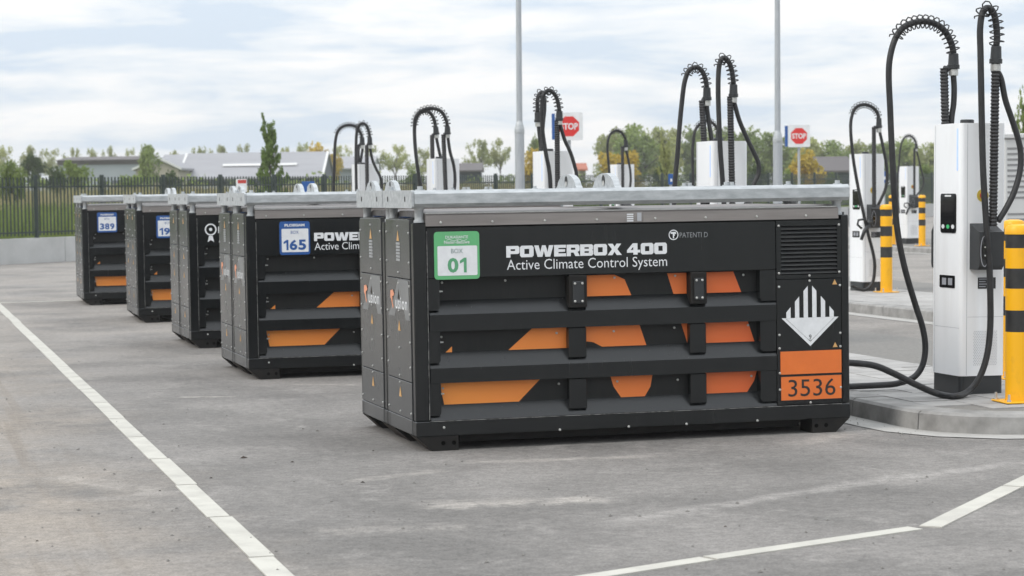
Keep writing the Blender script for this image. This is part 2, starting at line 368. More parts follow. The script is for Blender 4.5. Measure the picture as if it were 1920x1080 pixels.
def decal(name, shp, mat, parent, plane='y', at=0.0, **k):     # flat print on a plane: 'y' faces -Y, 'x' faces -X (2-D u runs along -Y), 'z' faces up
    v, f = shp; b = MB()
    if plane == 'y': b.add([(p[0], at, p[1]) for p in v], f)
    elif plane == 'x': b.add([(at, p[0], p[1]) for p in v], f)
    else: b.add([(p[0], p[1], at) for p in v], f)
    return b.build(name, mat, parent, **k)
def block_word(word, x0, x1, z0, z1):                  # wide block capitals, drawn as outlines
    c = .10
    def oc(a, b, d, e, c=c): return [(a+c, b), (d-c, b), (d, b+c), (d, e-c), (d-c, e), (a+c, e), (a, e-c), (a, b+c)]
    G = {'P': (1.25, [[(0, 0), (.40, 0), (.40, .30), (1.13, .30), (1.25, .42), (1.25, .88), (1.13, 1), (0, 1)], [(.42, .56), (.42, .72), (.84, .72), (.84, .56)]]),
         'O': (1.30, [oc(0, 0, 1.30, 1, .14), [(.42, .28), (.42, .72), (.88, .72), (.88, .28)]]),
         '0': (1.26, [oc(0, 0, 1.26, 1, .14), [(.42, .28), (.42, .72), (.84, .72), (.84, .28)]]),
         'W': (1.85, [[(.32, 0), (.78, 0), (.925, .52), (1.07, 0), (1.53, 0), (1.85, 1), (1.42, 1), (1.27, .42), (1.10, 1), (.75, 1), (.58, .42), (.43, 1), (0, 1)]]),
         'E': (1.15, [[(0, 0), (1.15, 0), (1.15, .26), (.42, .26), (.42, .39), (1.06, .39), (1.06, .62), (.42, .62), (.42, .74), (1.15, .74), (1.15, 1), (0, 1)]]),
         'R': (1.25, [[(0, 0), (.40, 0), (.40, .31), (.66, .31), (.84, 0), (1.27, 0), (1.06, .36), (1.25, .48), (1.25, .88), (1.13, 1), (0, 1)], [(.42, .55), (.42, .73), (.84, .73), (.84, .55)]]),
         'B': (1.25, [[(0, 0), (1.13, 0), (1.25, .12), (1.25, .43), (1.17, .51), (1.25, .59), (1.25, .88), (1.13, 1), (0, 1)], [(.42, .25), (.42, .40), (.84, .40), (.84, .25)], [(.42, .61), (.42, .75), (.84, .75), (.84, .61)]]),
         'X': (1.35, [[(0, 0), (.47, 0), (.68, .30), (.88, 0), (1.38, 0), (.95, .52), (1.34, 1), (.88, 1), (.69, .74), (.50, 1), (.02, 1), (.42, .52)]]),
         '4': (1.30, [[(.62, 0), (1.04, 0), (1.04, .18), (1.30, .18), (1.30, .42), (1.04, .42), (1.04, 1), (.58, 1), (0, .40), (0, .18), (.62, .18)], [(.36, .42), (.62, .69), (.62, .42)]])}
    V = []; F = []; x = 0
    for ch in word:
        if ch == ' ': x += .48; continue
        wd, lp = G[ch]; v, f = fill2d(lp); o = len(V); V += [(p[0]+x, p[1]) for p in v]; F += [tuple(i+o for i in q) for q in f]; x += wd+.055
    x -= .055
    return [(x0+p[0]/x*(x1-x0), z0+p[1]*(z1-z0)) for p in V], F
def quad(x0, x1, y0, y1): return [(x0, y0), (x1, y0), (x1, y1), (x0, y1)], [(0, 1, 2, 3)]
def poly(pts): return fill2d([pts])

# ------------------------------------------------------------------ setting: ground, kerbs, islands, markings
H2 = np.array([math.cos(YAW), math.sin(YAW)]); F2 = np.array([-math.sin(YAW), math.cos(YAW)])
def vt(t, d): return CAM[:2]+F2*d+H2*t                 # lateral, forward distance from the camera -> ground XY
WA = vt(-12.5, 54.0); WB = vt(15.0, 100.0); WD = (WB-WA)/np.linalg.norm(WB-WA); WNv = np.array([-WD[1], WD[0]])
def wl(s, q): return WA+WD*s+WNv*q                     # along the boundary wall, and behind it
ZB = .62
b = MB(); b.add([(-1500, -300, -.25), (1900, -300, -.25), (1900, 1900, -.25), (-1500, 1900, -.25)], [(0, 1, 2, 3)])
b.build('ground', 'field', kind='structure')
p0, p1 = wl(-60, .02), wl(130, .02)
b = MB(); b.add([(p0[0], p0[1], 0), (-60, -40, 0), (90, -40, 0), (p1[0], p1[1], 0)], [(0, 1, 2, 3)])
b.build('asphalt_yard', 'asphalt', kind='structure')
# bank behind the wall, rising to a low dike
b = MB(); prof = [(.25, .40), (8, .50), (20, .72), (34, 1.15), (48, 1.45), (70, 1.30), (110, 1.0), (240, .8), (600, .5)]
NS = 40; rnd = random.Random(3)
for i in range(NS+1):
    s = -300+i*20
    for q, z in prof:
        p = wl(s, q); b.v.append((p[0], p[1], z+(rnd.uniform(-.12, .12) if q > 9 else 0)))
for i in range(NS):
    for j in range(len(prof)-1):
        a = i*len(prof)+j; b.f.append((a, a+len(prof), a+len(prof)+1, a+1))
b.build('grass_bank', 'field', kind='structure', smooth=True)
def bankz(q):
    return float(np.interp(q, [p[0] for p in prof], [p[1] for p in prof]))

# white road line on the left: thermoplastic blocks with open joints
ln = MB(); root = empty('road_line', (0, 0, 0), None, None); root['kind'] = 'structure'
LX = -1.655
for i in range(-4, 25):
    y0 = -3.69+1.318*i; j = random.Random(i).uniform(-.006, .006)
    MB().box(LX+j, LX+.115+j, y0+.012, y0+1.306, -.004, .006).build('line_block', 'line_white', root)
MB().box(-6, -.1, 21.75, 21.86, -.004, .006).build('line_block', 'line_white', root)
rl = empty('curved_road_line', (0, 0, 0), None, None); rl['kind'] = 'structure'
def strip(p, q, wd, name='line_block', par=rl):
    p = np.array(p[:2]); q = np.array(q[:2]); d = (q-p)/np.linalg.norm(q-p); n = np.array([d[1], -d[0]])*wd
    pts = [p, q, q+n, p+n]; MB().prism([tuple(a) for a in pts], -.004, .006, 'z').build(name, 'line_white', par)
strip((-1.62, -5.14), (-.99, -4.93), .1); strip((-.97, -4.90), (.255, -4.405), .1); strip((.28, -4.39), (1.50, -3.94), .1)
strip((1.565, -3.935), (2.60, -2.825), .11); strip((2.618, -2.806), (3.62, -1.73), .11)

def island(name, x0, x1, y0, y1, r, build_pavers=True, pav=None):
    root = empty(name, (0, 0, 0), None, None); root['kind'] = 'structure'
    # outer outline sampled from far left, round the near left corner, to the right
    path = [(x0, y1), (x0, y0+r)]
    arc = [(x0+r-r*math.cos(RAD(a)), y0+r-r*math.sin(RAD(a))) for a in range(0, 91, 6)]
    pts = [(x0, y) for y in np.arange(y1, y0+r, -.98)]+arc+[(x, y0) for x in np.arange(x0+r+.98, x1, .98)]
    P = np.array(pts)
    # resample to stones of about 1 m, 8 mm joints
    seg = np.linalg.norm(np.diff(P, axis=0), axis=1); cum = np.concatenate([[0], np.cumsum(seg)])
    def at(s): return np.array([np.interp(s, cum, P[:, 0]), np.interp(s, cum, P[:, 1])])
    def nrm(s):
        d = at(min(s+.02, cum[-1]))-at(max(s-.02, 0)); d /= np.linalg.norm(d); return np.array([-d[1], d[0]])
    inner = []
    n = int(cum[-1]); rn = random.Random(name)
    for i in range(n):
        s0, s1 = i*cum[-1]/n+.005, (i+1)*cum[-1]/n-.005; k = 5; dz = rn.uniform(-.003, .003); b = MB()
        prof = [(0, -.05), (.012, .115), (.035, .132), (.27, .132), (.27, -.05)]
        rings = []
        for j in range(k+1):
            s = s0+(s1-s0)*j/k; p = at(s); nn = nrm(s)
            rings.append([(p[0]+nn[0]*a, p[1]+nn[1]*a, z+(dz if z > 0 else 0)) for a, z in prof])
        m = len(prof); b.v = [q for rg in rings for q in rg]
        for j in range(k):
            for a in range(m): b.f.append((j*m+a, j*m+(a+1) % m, (j+1)*m+(a+1) % m, (j+1)*m+a))
        b.f += [tuple(range(m)), tuple(k*m+a for a in range(m))]
        b.build('kerb_stone', 'kerb_concrete', root)
    ss = np.linspace(0, cum[-1], 90)
    g = MB(); v = []
    for s in ss:
        p = at(s); nn = nrm(s); v += [(p[0]+nn[0]*.01, p[1]+nn[1]*.01, .004), (p[0]-nn[0]*.24, p[1]-nn[1]*.24, .005)]
    g.add(v, [(2*i, 2*i+1, 2*i+3, 2*i+2) for i in range(len(ss)-1)]); g.build('gutter', 'gutter_concrete', root)
    inn = [at(s)+nrm(s)*.268 for s in ss]
    base = [tuple(p) for p in inn]+[(x1, inn[-1][1]), (x1, y1)]
    MB().prism(base, -.05, .119, 'z').build('island_bed', 'joint_sand', root)
    if pav:
        px0, px1, py0, py1, sx, sy = pav; me = {}
        cx, cy = x0+r, y0+r; rin = r-.275
        nx = int((px1-px0)/sx); ny = int((py1-py0)/sy); q = MB().box(.003, sx-.003, .003, sy-.003, .02, .130, 0).mesh('paver', 'paver')
        rest = MB()
        for jy in range(ny):
            for ix in range(nx):
                X, Y = px0+ix*sx, py0+jy*sy
                bad = False
                for (ax, ay) in ((X, Y), (X+sx, Y), (X, Y+sy), (X+sx, Y+sy)):
                    if ax < x0+.275 or ay < y0+.275: bad = True
                    if ax < cx and ay < cy and math.hypot(ax-cx, ay-cy) > rin: bad = True
                if bad: continue
                o = obj('paver', q, root, (X, Y, rn.uniform(-.003, .002)))
    return root
island('charging_island', 3.40, 6.6, -.72, 27, .8, pav=(3.68, 5.4, -.44, 5.0, .30, .30))
island('middle_charging_island', 8.75, 12.2, 6, 30, .8, pav=(9.03, 11.2, 8.4, 17, .60, .60))
island('far_charging_island', 20.3, 24.5, 31, 46, .8)

# boundary wall and palisade fence
root = empty('boundary_wall', (*wl(0, 0), 0), 'low pale concrete wall at the yard edge under the palisade fence', 'wall')
for i in range(-4, 26):
    s = i*5.0+2.35; a, c = wl(s+.008, 0), wl(s+4.992, 0); bk = WNv*.25
    b = MB(); b.prism([tuple(a), tuple(c), tuple(c+bk), tuple(a+bk)], -.1, ZB, 'z')
    o = b.build('wall_panel', 'wall_concrete', root); o.matrix_parent_inverse = Matrix.Translation(root.location).inverted()
fr = empty('palisade_fence', (*wl(0, .12), ZB), 'dark green metal palisade fence with slim pickets on the concrete wall', 'fence')
ang = math.atan2(WD[1], WD[0]); fr.rotation_euler = (0, 0, ang)
FT = 2.13-ZB; PS = 2.46
pk = MB().box(-.016, .016, -.012, .012, .06, FT).mesh('picket', 'fence_green')
pst = MB().box(-.045, .045, -.045, .045, 0, FT+.06, .008).mesh('fence_post', 'fence_green')
rlm = MB().box(.0, PS-.09, -.014, .014, -.02, .02).mesh('fence_rail', 'fence_green')
restp = MB(); cnt = 0
for i in range(-3, 42):
    s = -1.0+i*PS
    obj('fence_post', pst, fr, (s, 0, 0))
    for z in (.14, FT-.24): obj('fence_rail', rlm, fr, (s+.045, 0, z))
    for j in range(1, 19):
        x = s+j*PS/19
        if cnt < 300 and i >= -1: obj('picket', pk, fr, (x, 0, 0)); cnt += 1
        else: restp.box(x-.016, x+.016, -.012, .012, .06, FT)
restp.build('far_pickets', 'fence_green', fr, kind='stuff')

# ------------------------------------------------------------------ battery boxes
BL, BW = 2.99, .82
BOLT = MB().lathe((0, 0, 0), [(.0080, 0), (.0080, -.005), (.005, -.008)], 8, 'y').mesh('bolt', 'bolt_steel', 40)
BOLTX = MB().lathe((0, 0, 0), [(.0075, 0), (.0075, -.004), (.004, -.007)], 8, 'x').mesh('bolt', 'bolt_steel', 40)
BOLTZ = MB().lathe((0, 0, 0), [(.030, 0), (.030, .006), (.018, .006), (.018, .026)], 8).mesh('bolt', 'galvanised', 40)
def build_box(near):
    R = bpy.data.objects.new('battery_box', None); COL.objects.link(R); R.empty_display_size = .2
    def part(name, mb, mat, par=R, sm=None): return mb.build(name, mat, par, smooth=sm)
    part('body_shell', MB().box(.03, 2.96, .072, .75, .13, 1.455), 'box_recess')
    part('rear_wall', MB().box(.06, 2.93, .752, BW, .19, 1.455), 'box_paint')
    # corner posts, bottom rails
    for x0, x1, y0, y1 in ((0, .088, .0, .066), (2.938, BL, .0, .066), (0, .06, BW-.06, BW), (BL-.06, BL, BW-.06, BW)):
        part('corner_post', MB().box(x0, x1, y0, y1, .192, 1.456, .006), 'box_paint')
    part('bottom_rail', MB().box(0, BL, -.006, .10, .095, .19, .005), 'box_paint')
    part('bottom_rail', MB().box(0, BL, BW-.10, BW+.002, .095, .19, .005), 'box_paint')
    for x0, x1 in ((-.003, .08), (BL-.08, BL+.003)): part('end_rail', MB().box(x0, x1, .102, BW-.102, .097, .192, .004), 'end_sheen_paint')
    part('post_edge', MB().box(.0875, .0915, -.0015, .004, .20, 1.40), 'worn_edge_highlight')
    part('rail_edge', MB().box(.09, 2.93, -.0075, .0, .188, .1915), 'worn_edge_highlight')
    # upper panel, ribs, blocks, pilasters
    part('upper_panel', MB().box(.090, 2.466, .0, .071, 1.10, 1.425, .004), 'box_paint')
    for zt, z1, z0 in ((.957, .868, .762), (.627, .527, .432)):
        part('rib', MB().prism([(.073, zt), (0, z1), (0, z0), (.073, z0)], .10, 2.466), 'box_paint')
    part('sill_rib', MB().prism([(.073, .292), (0.0, .1935), (.073, .1935)], .10, 2.466), 'box_paint')
    for z1, z0 in ((1.098, .895), (.760, .560), (.430, .225)):
        part('end_block', MB().prism([(.0905, z1), (.0905, z0), (.155, z0), (.168, z0+.015), (.168, z1)], .006, .0735, 'y'), 'box_paint')
        part('end_block', MB().prism([(2.352, z1), (2.352, z0+.02), (2.368, z0), (2.4645, z0), (2.4645, z1)], .006, .0735, 'y'), 'box_paint')
    for z1, z0 in ((.760, .562), (.430, .230)):
        for x0, x1 in ((1.025, 1.145), (1.86, 1.972)):
            part('pilaster', MB().box(x0, x1, .008, .0735, z0, z1, .006), 'box_paint')
    for x0, x1 in ((1.025, 1.147), (1.86, 1.972)):
        lk = part('lock_bracket', MB().box(x0, x1, -.014, .0735, .888, 1.098, .006), 'box_black')
        part('lock_plate', MB().box(x0+.022, x1-.022, -.022, -.0145, .915, 1.06, .004), 'black_plastic', lk)
        for bx in (x0+.036, x1-.036):
            for bz in (.93, 1.045): obj('bolt', BOLT, lk, (bx, -.0225, bz))
    # service door and louvre at the right
    sp = part('service_panel', MB().box(2.470, 2.935, .002, .07, .195, 1.032, .003), 'box_paint')
    vf = MB()
    for a in ((2.470, 2.504, 1.036, 1.424), (2.906, 2.935, 1.036, 1.424), (2.504, 2.906, 1.036, 1.062), (2.504, 2.906, 1.388, 1.424)): vf.box(a[0], a[1], .002, .07, a[2], a[3])
    vt_ = part('vent_frame', vf, 'box_paint')
    for i in range(12):
        z = 1.066+i*.0268
        MB().prism([(.036, z+.0245), (.031, z+.0255), (.003, z+.0075), (.003, z+.003), (.009, z+.003)], 2.504, 2.906).build('louvre', 'louvre_sheen_paint', vt_)
    # stainless roof cover
    rc = part('roof_cover', MB().prism([(-.006, 1.432), (-.006, 1.500), (.012, 1.512), (.125, 1.529), (.70, 1.529), (BW-.012, 1.512), (BW+.004, 1.500), (BW+.004, 1.432)], .082, 1.536), 'stainless')
    part('roof_cover', MB().prism([(-.006, 1.432), (-.006, 1.498), (.012, 1.510), (.125, 1.527), (.70, 1.527), (BW-.012, 1.510), (BW+.004, 1.498), (BW+.004, 1.432)], 1.5375, 2.915), 'stainless')
    part('roof_edge', MB().box(.084, 2.91, .010, .016, 1.5095, 1.5165), 'bolt_steel')
    for sx in ((-.002, .080), (2.917, BL)): part('roof_cap', MB().prism([(sx[0], 1.457), (sx[0], 1.478), (sx[1], 1.490), (sx[1], 1.457)], .14, BW-.14, 'y'), 'end_sheen_paint')
    # galvanised lifting frame
    oc = [(-.035, 1.575), (-.012, 1.552), (.090, 1.552), (.112, 1.575), (.112, 1.638), (.090, 1.660), (-.012, 1.660), (-.035, 1.638)]
    part('long_rail', MB().prism(oc, .006, 2.985), 'galvanised')
    part('long_rail', MB().prism([(BW-y, z) for y, z in oc], .006, 2.985), 'galvanised')
    pl = part('end_plate', MB().prism(rrect(-.03, 1.548, BW+.012, 1.662, .016, 3), -.012, .004), 'galvanised')
    for y in (.16, .66): MB().box(-.014, -.0125, y-.012, y+.012, 1.590, 1.622).build('slot', 'print_black', pl)
    part('cross_beam', MB().box(.006, .11, .114, BW-.114, 1.562, 1.657, .008), 'galvanised')
    part('cross_beam', MB().box(2.88, 2.985, .114, BW-.114, 1.562, 1.657, .008), 'galvanised')
    part('cross_beam', MB().box(1.36, 1.46, .114, BW-.114, 1.575, 1.657, .008), 'galvanised')
    for x in (.052, 2.925):
        for y in (.045, BW-.045): part('frame_post', MB().lathe((x, y, 0), [(.036, 1.456), (.036, 1.47), (.029, 1.474), (.029, 1.535), (.037, 1.545), (.037, 1.556)], 14), 'galvanised', sm=40)
    for cx, w2, h in ((1.405, .25, .095),):
        pr = [(BW/2-w2, 1.657)]+[(BW/2-math.cos(RAD(a))*w2*(.88 if w2 > .22 else .70), 1.662+math.sin(RAD(a))**(1.05 if w2 > .22 else 1.6)*h) for a in range(12, 169, 13)]+[(BW/2+w2, 1.657)]
        lg = part('lifting_lug', MB().prism(pr, cx, cx+.045), 'galvanised')
        MB().prism(circ(BW/2, 1.662+h*.52, .032, .034, 10), cx-.0025, cx-.0005).build('lug_hole', 'print_black', lg)
        MB().prism(circ(BW/2-.005, 1.662+h*.30, .022, .018, 10), cx-.0045, cx-.003).build('shackle_wear', 'bolt_steel', lg)
    for x in (.06, 2.93): obj('bolt', BOLTZ, R, (x, .04, 1.6605))
    for x in (2.42, 2.46): obj('bolt', BOLTZ, R, (x, BW-.05, 1.6605))
    # feet
    for y0, y1 in ((.0, .20), (BW-.20, BW)):
        for sgn in (0, 1):
            f = lambda x: x if sgn == 0 else BL-x
            ft = part('foot', MB().prism([(f(.0), .0945), (f(.105), 0), (f(.275), 0), (f(.275), .0945)], y0, y1, 'y'), 'box_black')
            if y0 == 0:
                for hx in (.175, .245): MB().lathe((f(hx), -.003, .05), [(.014, 0), (.014, .002)], 10, 'y').build('foot_hole', 'hole_black', ft)
            MB().add([(f(.001)-(.0015 if sgn == 0 else -.0015), y0+.01, .0935), (f(.001)-(.0015 if sgn == 0 else -.0015), y1-.01, .0935), (f(.103)-(.0015 if sgn == 0 else -.0015), y1-.01, .001), (f(.103)-(.0015 if sgn == 0 else -.0015), y0+.01, .001)], [(0, 1, 2, 3)]).build('foot_face', 'rust_dirt', ft)
    part('underframe', MB().box(.32, 2.67, .12, BW-.12, .04, .094), 'box_black')
    # end panels
    ends = []
    for z0, z1 in ((.197, .430), (.436, 1.090), (1.096, 1.474)):
        ends.append(part('end_panel', MB().box(-.005, .03, .085, BW-.055, z0, z1, .002), 'end_sheen_paint'))
        part('end_panel', MB().box(BL-.03, BL+.004, .075, BW-.075, z0, z1, .002), 'end_sheen_paint')
    pos = []
    for y in (.10, BW-.075):
        for z in (.235, .53, .69, .87, 1.05, 1.20, 1.39): pos.append((y, z))
    for y in (.41,):
        for z in (.225, .415, .46, .64, .88, 1.06, 1.13, 1.43): pos.append((y, z))
    fb = [(.185, .085), (.94, .085), (.19, .735), (.62, 1.085), (1.36, 1.085), (1.78, 1.087), (2.26, 1.08), (.195, .405), (.96, .735), (.97, .405), (1.35, .735), (1.37, .405), (1.77, .745), (1.79, .40), (2.29, .745), (2.31, .405), (.20, 1.082)]
    fl = [(2.486, .30), (2.486, .41), (2.486, .575), (2.486, .665), (2.486, .985), (2.924, .30), (2.924, .575), (2.924, .665), (2.924, .985), (2.487, 1.075), (2.487, 1.39), (2.92, 1.075), (2.92, 1.39), (2.705, 1.055), (2.705, 1.02), (2.705, .206)]
    lowb = [(x, .102) for x in (.95, 1.42, 1.82, 2.32)]
    roofb = [(x, 1.455) for x in (.18, .52, .87, 1.22, 1.62, 1.97, 2.33, 2.68)]
    rec = [(x, z) for x, z in fb if z > .1]
    allb = [(x, .070, z-.012) for x, z in rec]+[(x, .0015, z) for x, z in fl]+[(x, -.0065, z) for x, z in lowb+[(.18, .150)]]+[(x, -.0065, z) for x, z in roofb]
    for p in allb: obj('bolt', BOLT, R, p)
    for y, z in pos: obj('bolt', BOLTX, R, (-.0055, y, z))
    # side latches at the left end of each recess
    for z in (1.015, .69, .36):
        MB().box(.169, .174, .045, .068, z-.022, z+.022).prism([(.174, z-.006), (.20, z-.003), (.20, z+.003), (.174, z+.006)], .050, .060, 'y').build('latch', 'bolt_steel', R)
    # prints common to all boxes: blue stickers on the caps, amber warning triangles on the end
    decal('cap_sticker', quad(.02, .07, .30, .52), 'blue_sticker', R, 'z', 1.4885)
    for z in (1.36, .98, .775, .345): decal('warning_triangle', ([(.375, z-.025), (.445, z-.025), (.41, z+.045)], [(0, 1, 2)]), 'warn_amber', R, 'x', -.0065)
    return R
PROTO = build_box(True)
def fusion(R):
    # grey angular graphic, orange hooked initial and white lettering on the end panel
    decal('end_graphic', poly([(.42, 1.085), (.13, 1.085), (.10, .83), (.22, .83), (.27, .90), (.50, .885), (.53, .84), (.72, .84), (.60, .92)]), 'end_grey', R, 'x', -.0065)
    F_, f_ = text2d('usion', 0, 1, 0, 1, bold=.012, space=1.12)
    decal('end_lettering', ([(.50-p[0]*.34, .892+p[1]*.078) for p in F_], f_), 'print_white', R, 'x', -.0085)
    decal('end_initial', poly([(.645, 1.005), (.575, 1.012), (.535, .985), (.555, .972), (.588, .968), (.585, .925), (.558, .905), (.58, .885), (.622, .945), (.65, .96)]), 'fusion_orange', R, 'x', -.0085)
    for k in range(6): decal('end_notice', quad(.355, .465, 1.205+k*.021, 1.22+k*.021), 'print_grey', R, 'x', -.0065)
def oranges(R, left_only=False):
    P = {'a': [(1.17, 1.092), (1.36, 1.092), (1.43, 1.06), (1.475, .955), (1.17, .955)], 'b': [(1.725, 1.092), (1.86, 1.092), (1.86, .955), (1.768, .955)], 'c': [(1.972, 1.092), (2.19, 1.092), (2.245, .955), (1.972, .955)],
         'd': [(.205, .612), (.26, .66), (.26, .612)], 'e': [(.635, .624), (.795, .758), (1.027, .758), (1.027, .624)], 'f': [(1.145, .758), (1.53, .758), (1.575, .624), (1.27, .624), (1.21, .655), (1.147, .665)],
         'g': [(1.82, .758), (1.862, .758), (1.862, .624)], 'h': [(1.97, .758), (2.29, .758), (2.335, .624), (1.97, .624)],
         'i': [(.178, .428), (.18, .40), (.203, .288), (.70, .288), (.845, .428)], 'j': [(1.325, .428), (1.345, .36), (1.395, .288), (1.56, .288), (1.60, .35), (1.615, .428)], 'k': [(1.97, .428), (2.352, .428), (2.33, .36), (2.28, .288), (1.97, .288)]}
    for q in P:
        if left_only and q not in 'dei': continue
        decal('orange_graphic', poly(P[q]), 'print_orange', R, 'y', .0700)
def product(R, dx=0.0):
    decal('product_lettering', block_word('POWERBOX 400', .610+dx, 1.700+dx, 1.222, 1.296), 'print_white', R, 'y', -.0025)
    decal('subtitle_lettering', text2d('Active Climate Control System', .613+dx, 1.700+dx, 1.122, 1.208, bold=-.004, space=1.0), 'print_white', R, 'y', -.0025)
    decal('patent_ring', fill2d([circ(1.747+dx, 1.345, .034), circ(1.747+dx, 1.345, .028)]), 'print_white', R, 'y', -.0025)
    decal('patent_mark', poly([(1.726+dx, 1.363), (1.762+dx, 1.365), (1.766+dx, 1.350), (1.752+dx, 1.352), (1.758+dx, 1.342), (1.750+dx, 1.338), (1.752+dx, 1.322), (1.743+dx, 1.322), (1.742+dx, 1.352), (1.728+dx, 1.352)]), 'print_white', R, 'y', -.0025)
    decal('patent_lettering', text2d('PATENTI D', 1.79+dx, 1.985+dx, 1.326, 1.359, bold=-.006), 'print_grey', R, 'y', -.0025)
def hazard(R):
    cx, cz, h = 2.707, .775, .205
    low = [(cx-h, cz), (cx+h, cz), (cx, cz-h*.93)]
    decal('hazard_diamond', (low, [(0, 1, 2)]), 'print_white', R, 'y', -.0010)
    for i in range(-3, 3):
        a, b_ = cx+(i*2+.5)*h/6.6+.0, cx+(i*2+1.5)*h/6.6
        za = lambda x: cz+max(0, (h-abs(x-cx))*1.12)
        decal('hazard_stripe', ([(a, cz+.0005), (b_, cz+.0005), (b_, za(b_)), (a, za(a))], [(0, 1, 2, 3)]), 'print_white', R, 'y', -.0010)
    for s in (-1, 1):
        decal('hazard_border', ([(cx+s*(h-.030), cz-.004), (cx+s*(h-.033), cz-.004), (cx, cz-h*.93+.030), (cx, cz-h*.93+.033)][::s], [(0, 1, 2, 3)]), 'print_black', R, 'y', -.0020)
    decal('hazard_number', text2d('9', cx-.010, cx+.008, cz-.146, cz-.114), 'print_black', R, 'y', -.0020)
    decal('hazard_underline', quad(cx-.010, cx+.008, cz-.153, cz-.150), 'print_black', R, 'y', -.0020)
    for z in (1.008, .588): decal('warning_triangle', ([(2.868, z-.017), (2.904, z-.017), (2.886, z+.018)], [(0, 1, 2)]), 'warn_amber', R, 'y', -.0010)
    p = MB().box(2.492, 2.930, -.0025, .0015, .400, .553).build('orange_plate', 'plate_orange', R)
    p = MB().box(2.492, 2.930, -.0025, .0015, .226, .386).build('orange_plate', 'plate_orange', R)
    decal('plate_border', fill2d([[(2.490, .224), (2.932, .224), (2.932, .388), (2.490, .388)], [(2.4935, .2275), (2.9285, .2275), (2.9285, .3845), (2.4935, .3845)]]), 'print_black', p, 'y', -.0035)
    decal('plate_number', text2d('3536', 2.545, 2.885, .250, .364), 'print_black', p, 'y', -.0035)
def boxsign(R, x0, x1, z0, z1, mat, tmat, header, number, hh=.30):
    wd, ht = x1-x0, z1-z0
    s = MB().prism(rrect(x0, z0, x1, z1, .022), -.0045, -.001, 'y').build('box_sign', mat, R)
    decal('sign_field', fill2d([rrect(x0+wd*.07, z0+ht*.08, x1-wd*.05, z1-ht*hh, .008)]), 'print_white', s, 'y', -.0055)
    bx = (x0+x1)/2; t0 = z1-ht*hh
    decal('sign_word', text2d('BOX', bx-wd*.13, bx+wd*.13, t0-ht*.155, t0-ht*.06), tmat if tmat != 'sign_green_text' else 'sign_grey_text', s, 'y', -.0065)
    nw = .21 if len(number) == 2 else .37
    decal('sign_number', number2d(number, bx-wd*nw, bx+wd*nw, z0+ht*.14, z0+ht*.45), tmat, s, 'y', -.0065)
    if len(header) == 2:
        decal('sign_header', text2d(header[0], bx-wd*.25, bx+wd*.25, z1-ht*.145, z1-ht*.085, bold=.01), 'print_white', s, 'y', -.0065)
        decal('sign_header', text2d(header[1], bx-wd*.28, bx+wd*.28, z1-ht*.255, z1-ht*.185, bold=.01), 'print_white', s, 'y', -.0065)
        pts = [(bx-wd*.22+wd*.44*i/12, z1-ht*.172+ht*.018*math.sin(i*1.1)) for i in range(13)]
        decal('sign_header', poly(pts+[(a, c-ht*.010) for a, c in pts[::-1]]), 'print_white', s, 'y', -.0065)
    else:
        decal('sign_header', text2d(header[0], bx-wd*.33, bx+wd*.33, z1-ht*.155, z1-ht*.075, bold=.05), 'print_white', s, 'y', -.0065)
    return s
def place(dx, dy, label, src=None):
    R = copy_tree(PROTO) if src is None else src
    R.location = (dx, dy, 0); tag(R, label, 'battery box', 'battery boxes parked in pairs')
    return R
E2 = BW+.02
ROWS = [(0, 0), (-.143, 5.866), (-.096, 10.10), (-.107, 15.17), (-.375, 20.23)]
bare = []
WHO = [('nearest dark charcoal battery box with green BOX 01 sign and orange 3536 plate', 'dark battery box close behind the one with the green BOX 01 sign'),
       ('dark battery box with blue BOX 165 sign and orange bands', 'dark battery box close behind the one with blue BOX 165 sign'),
       ('dark battery box with white rosette badge and no orange bands', 'dark battery box close behind the one with the white rosette badge'),
       ('dark battery box with blue BOX 190 sign partly hidden by its neighbour', 'dark battery box second from the far end, behind the partly hidden BOX 190 sign'),
       ('farthest dark battery box with blue BOX 389 sign at the end of the row', 'dark battery box behind BOX 389 at the far end of the row, mostly hidden')]
boxes = []
for i, (dx, dy) in enumerate(ROWS):
    boxes.append((place(dx, dy, WHO[i][0]), place(dx+(0 if i < 3 else .03), dy+E2+(.0 if i < 3 else .06), WHO[i][1])))
for c in list(PROTO.children_recursive): bpy.data.objects.remove(c)
bpy.data.objects.remove(PROTO)
f0 = boxes[0][0]
oranges(f0); product(f0); hazard(f0); boxsign(f0, .135, .432, 1.092, 1.396, 'sign_green', 'sign_green_text', ('DUKASIANTE', 'Neder-Betuwe'), '01')
for i in (0, 1):
    for q in boxes[i]: fusion(q)
for k in range(4):
    decal('roof_label', quad(1.425, 1.470, 1.438+k*.014, 1.447+k*.014), 'print_white', f0, 'y', -.0085)
decal('roof_label', quad(1.495, 1.525, 1.440, 1.495), 'hatch_grey', f0, 'y', -.0085)
f1 = boxes[1][0]; oranges(f1); product(f1, .0); hazard(f1); boxsign(f1, .298, .572, 1.105, 1.402, 'sign_blue', 'sign_blue', ('PLOEGAM',), '165', .22)
f2 = boxes[2][0]
decal('rosette_badge', fill2d([circ(.235, 1.275, .064, n=20), circ(.235, 1.275, .050, n=20)]), 'print_white', f2, 'y', -.0025)
decal('rosette_badge', fill2d([circ(.235, 1.275, .018, n=10)]), 'print_white', f2, 'y', -.0025)
decal('rosette_badge', poly([(.216, 1.208), (.254, 1.208), (.270, 1.140), (.235, 1.162), (.200, 1.140)]), 'print_white', f2, 'y', -.0025)
decal('badge_band', quad(.315, .85, 1.235, 1.305), 'print_white', f2, 'y', -.0025)
decal('badge_lettering', text2d('Powerbox', .34, .82, 1.25, 1.29), 'print_black', f2, 'y', -.0035)
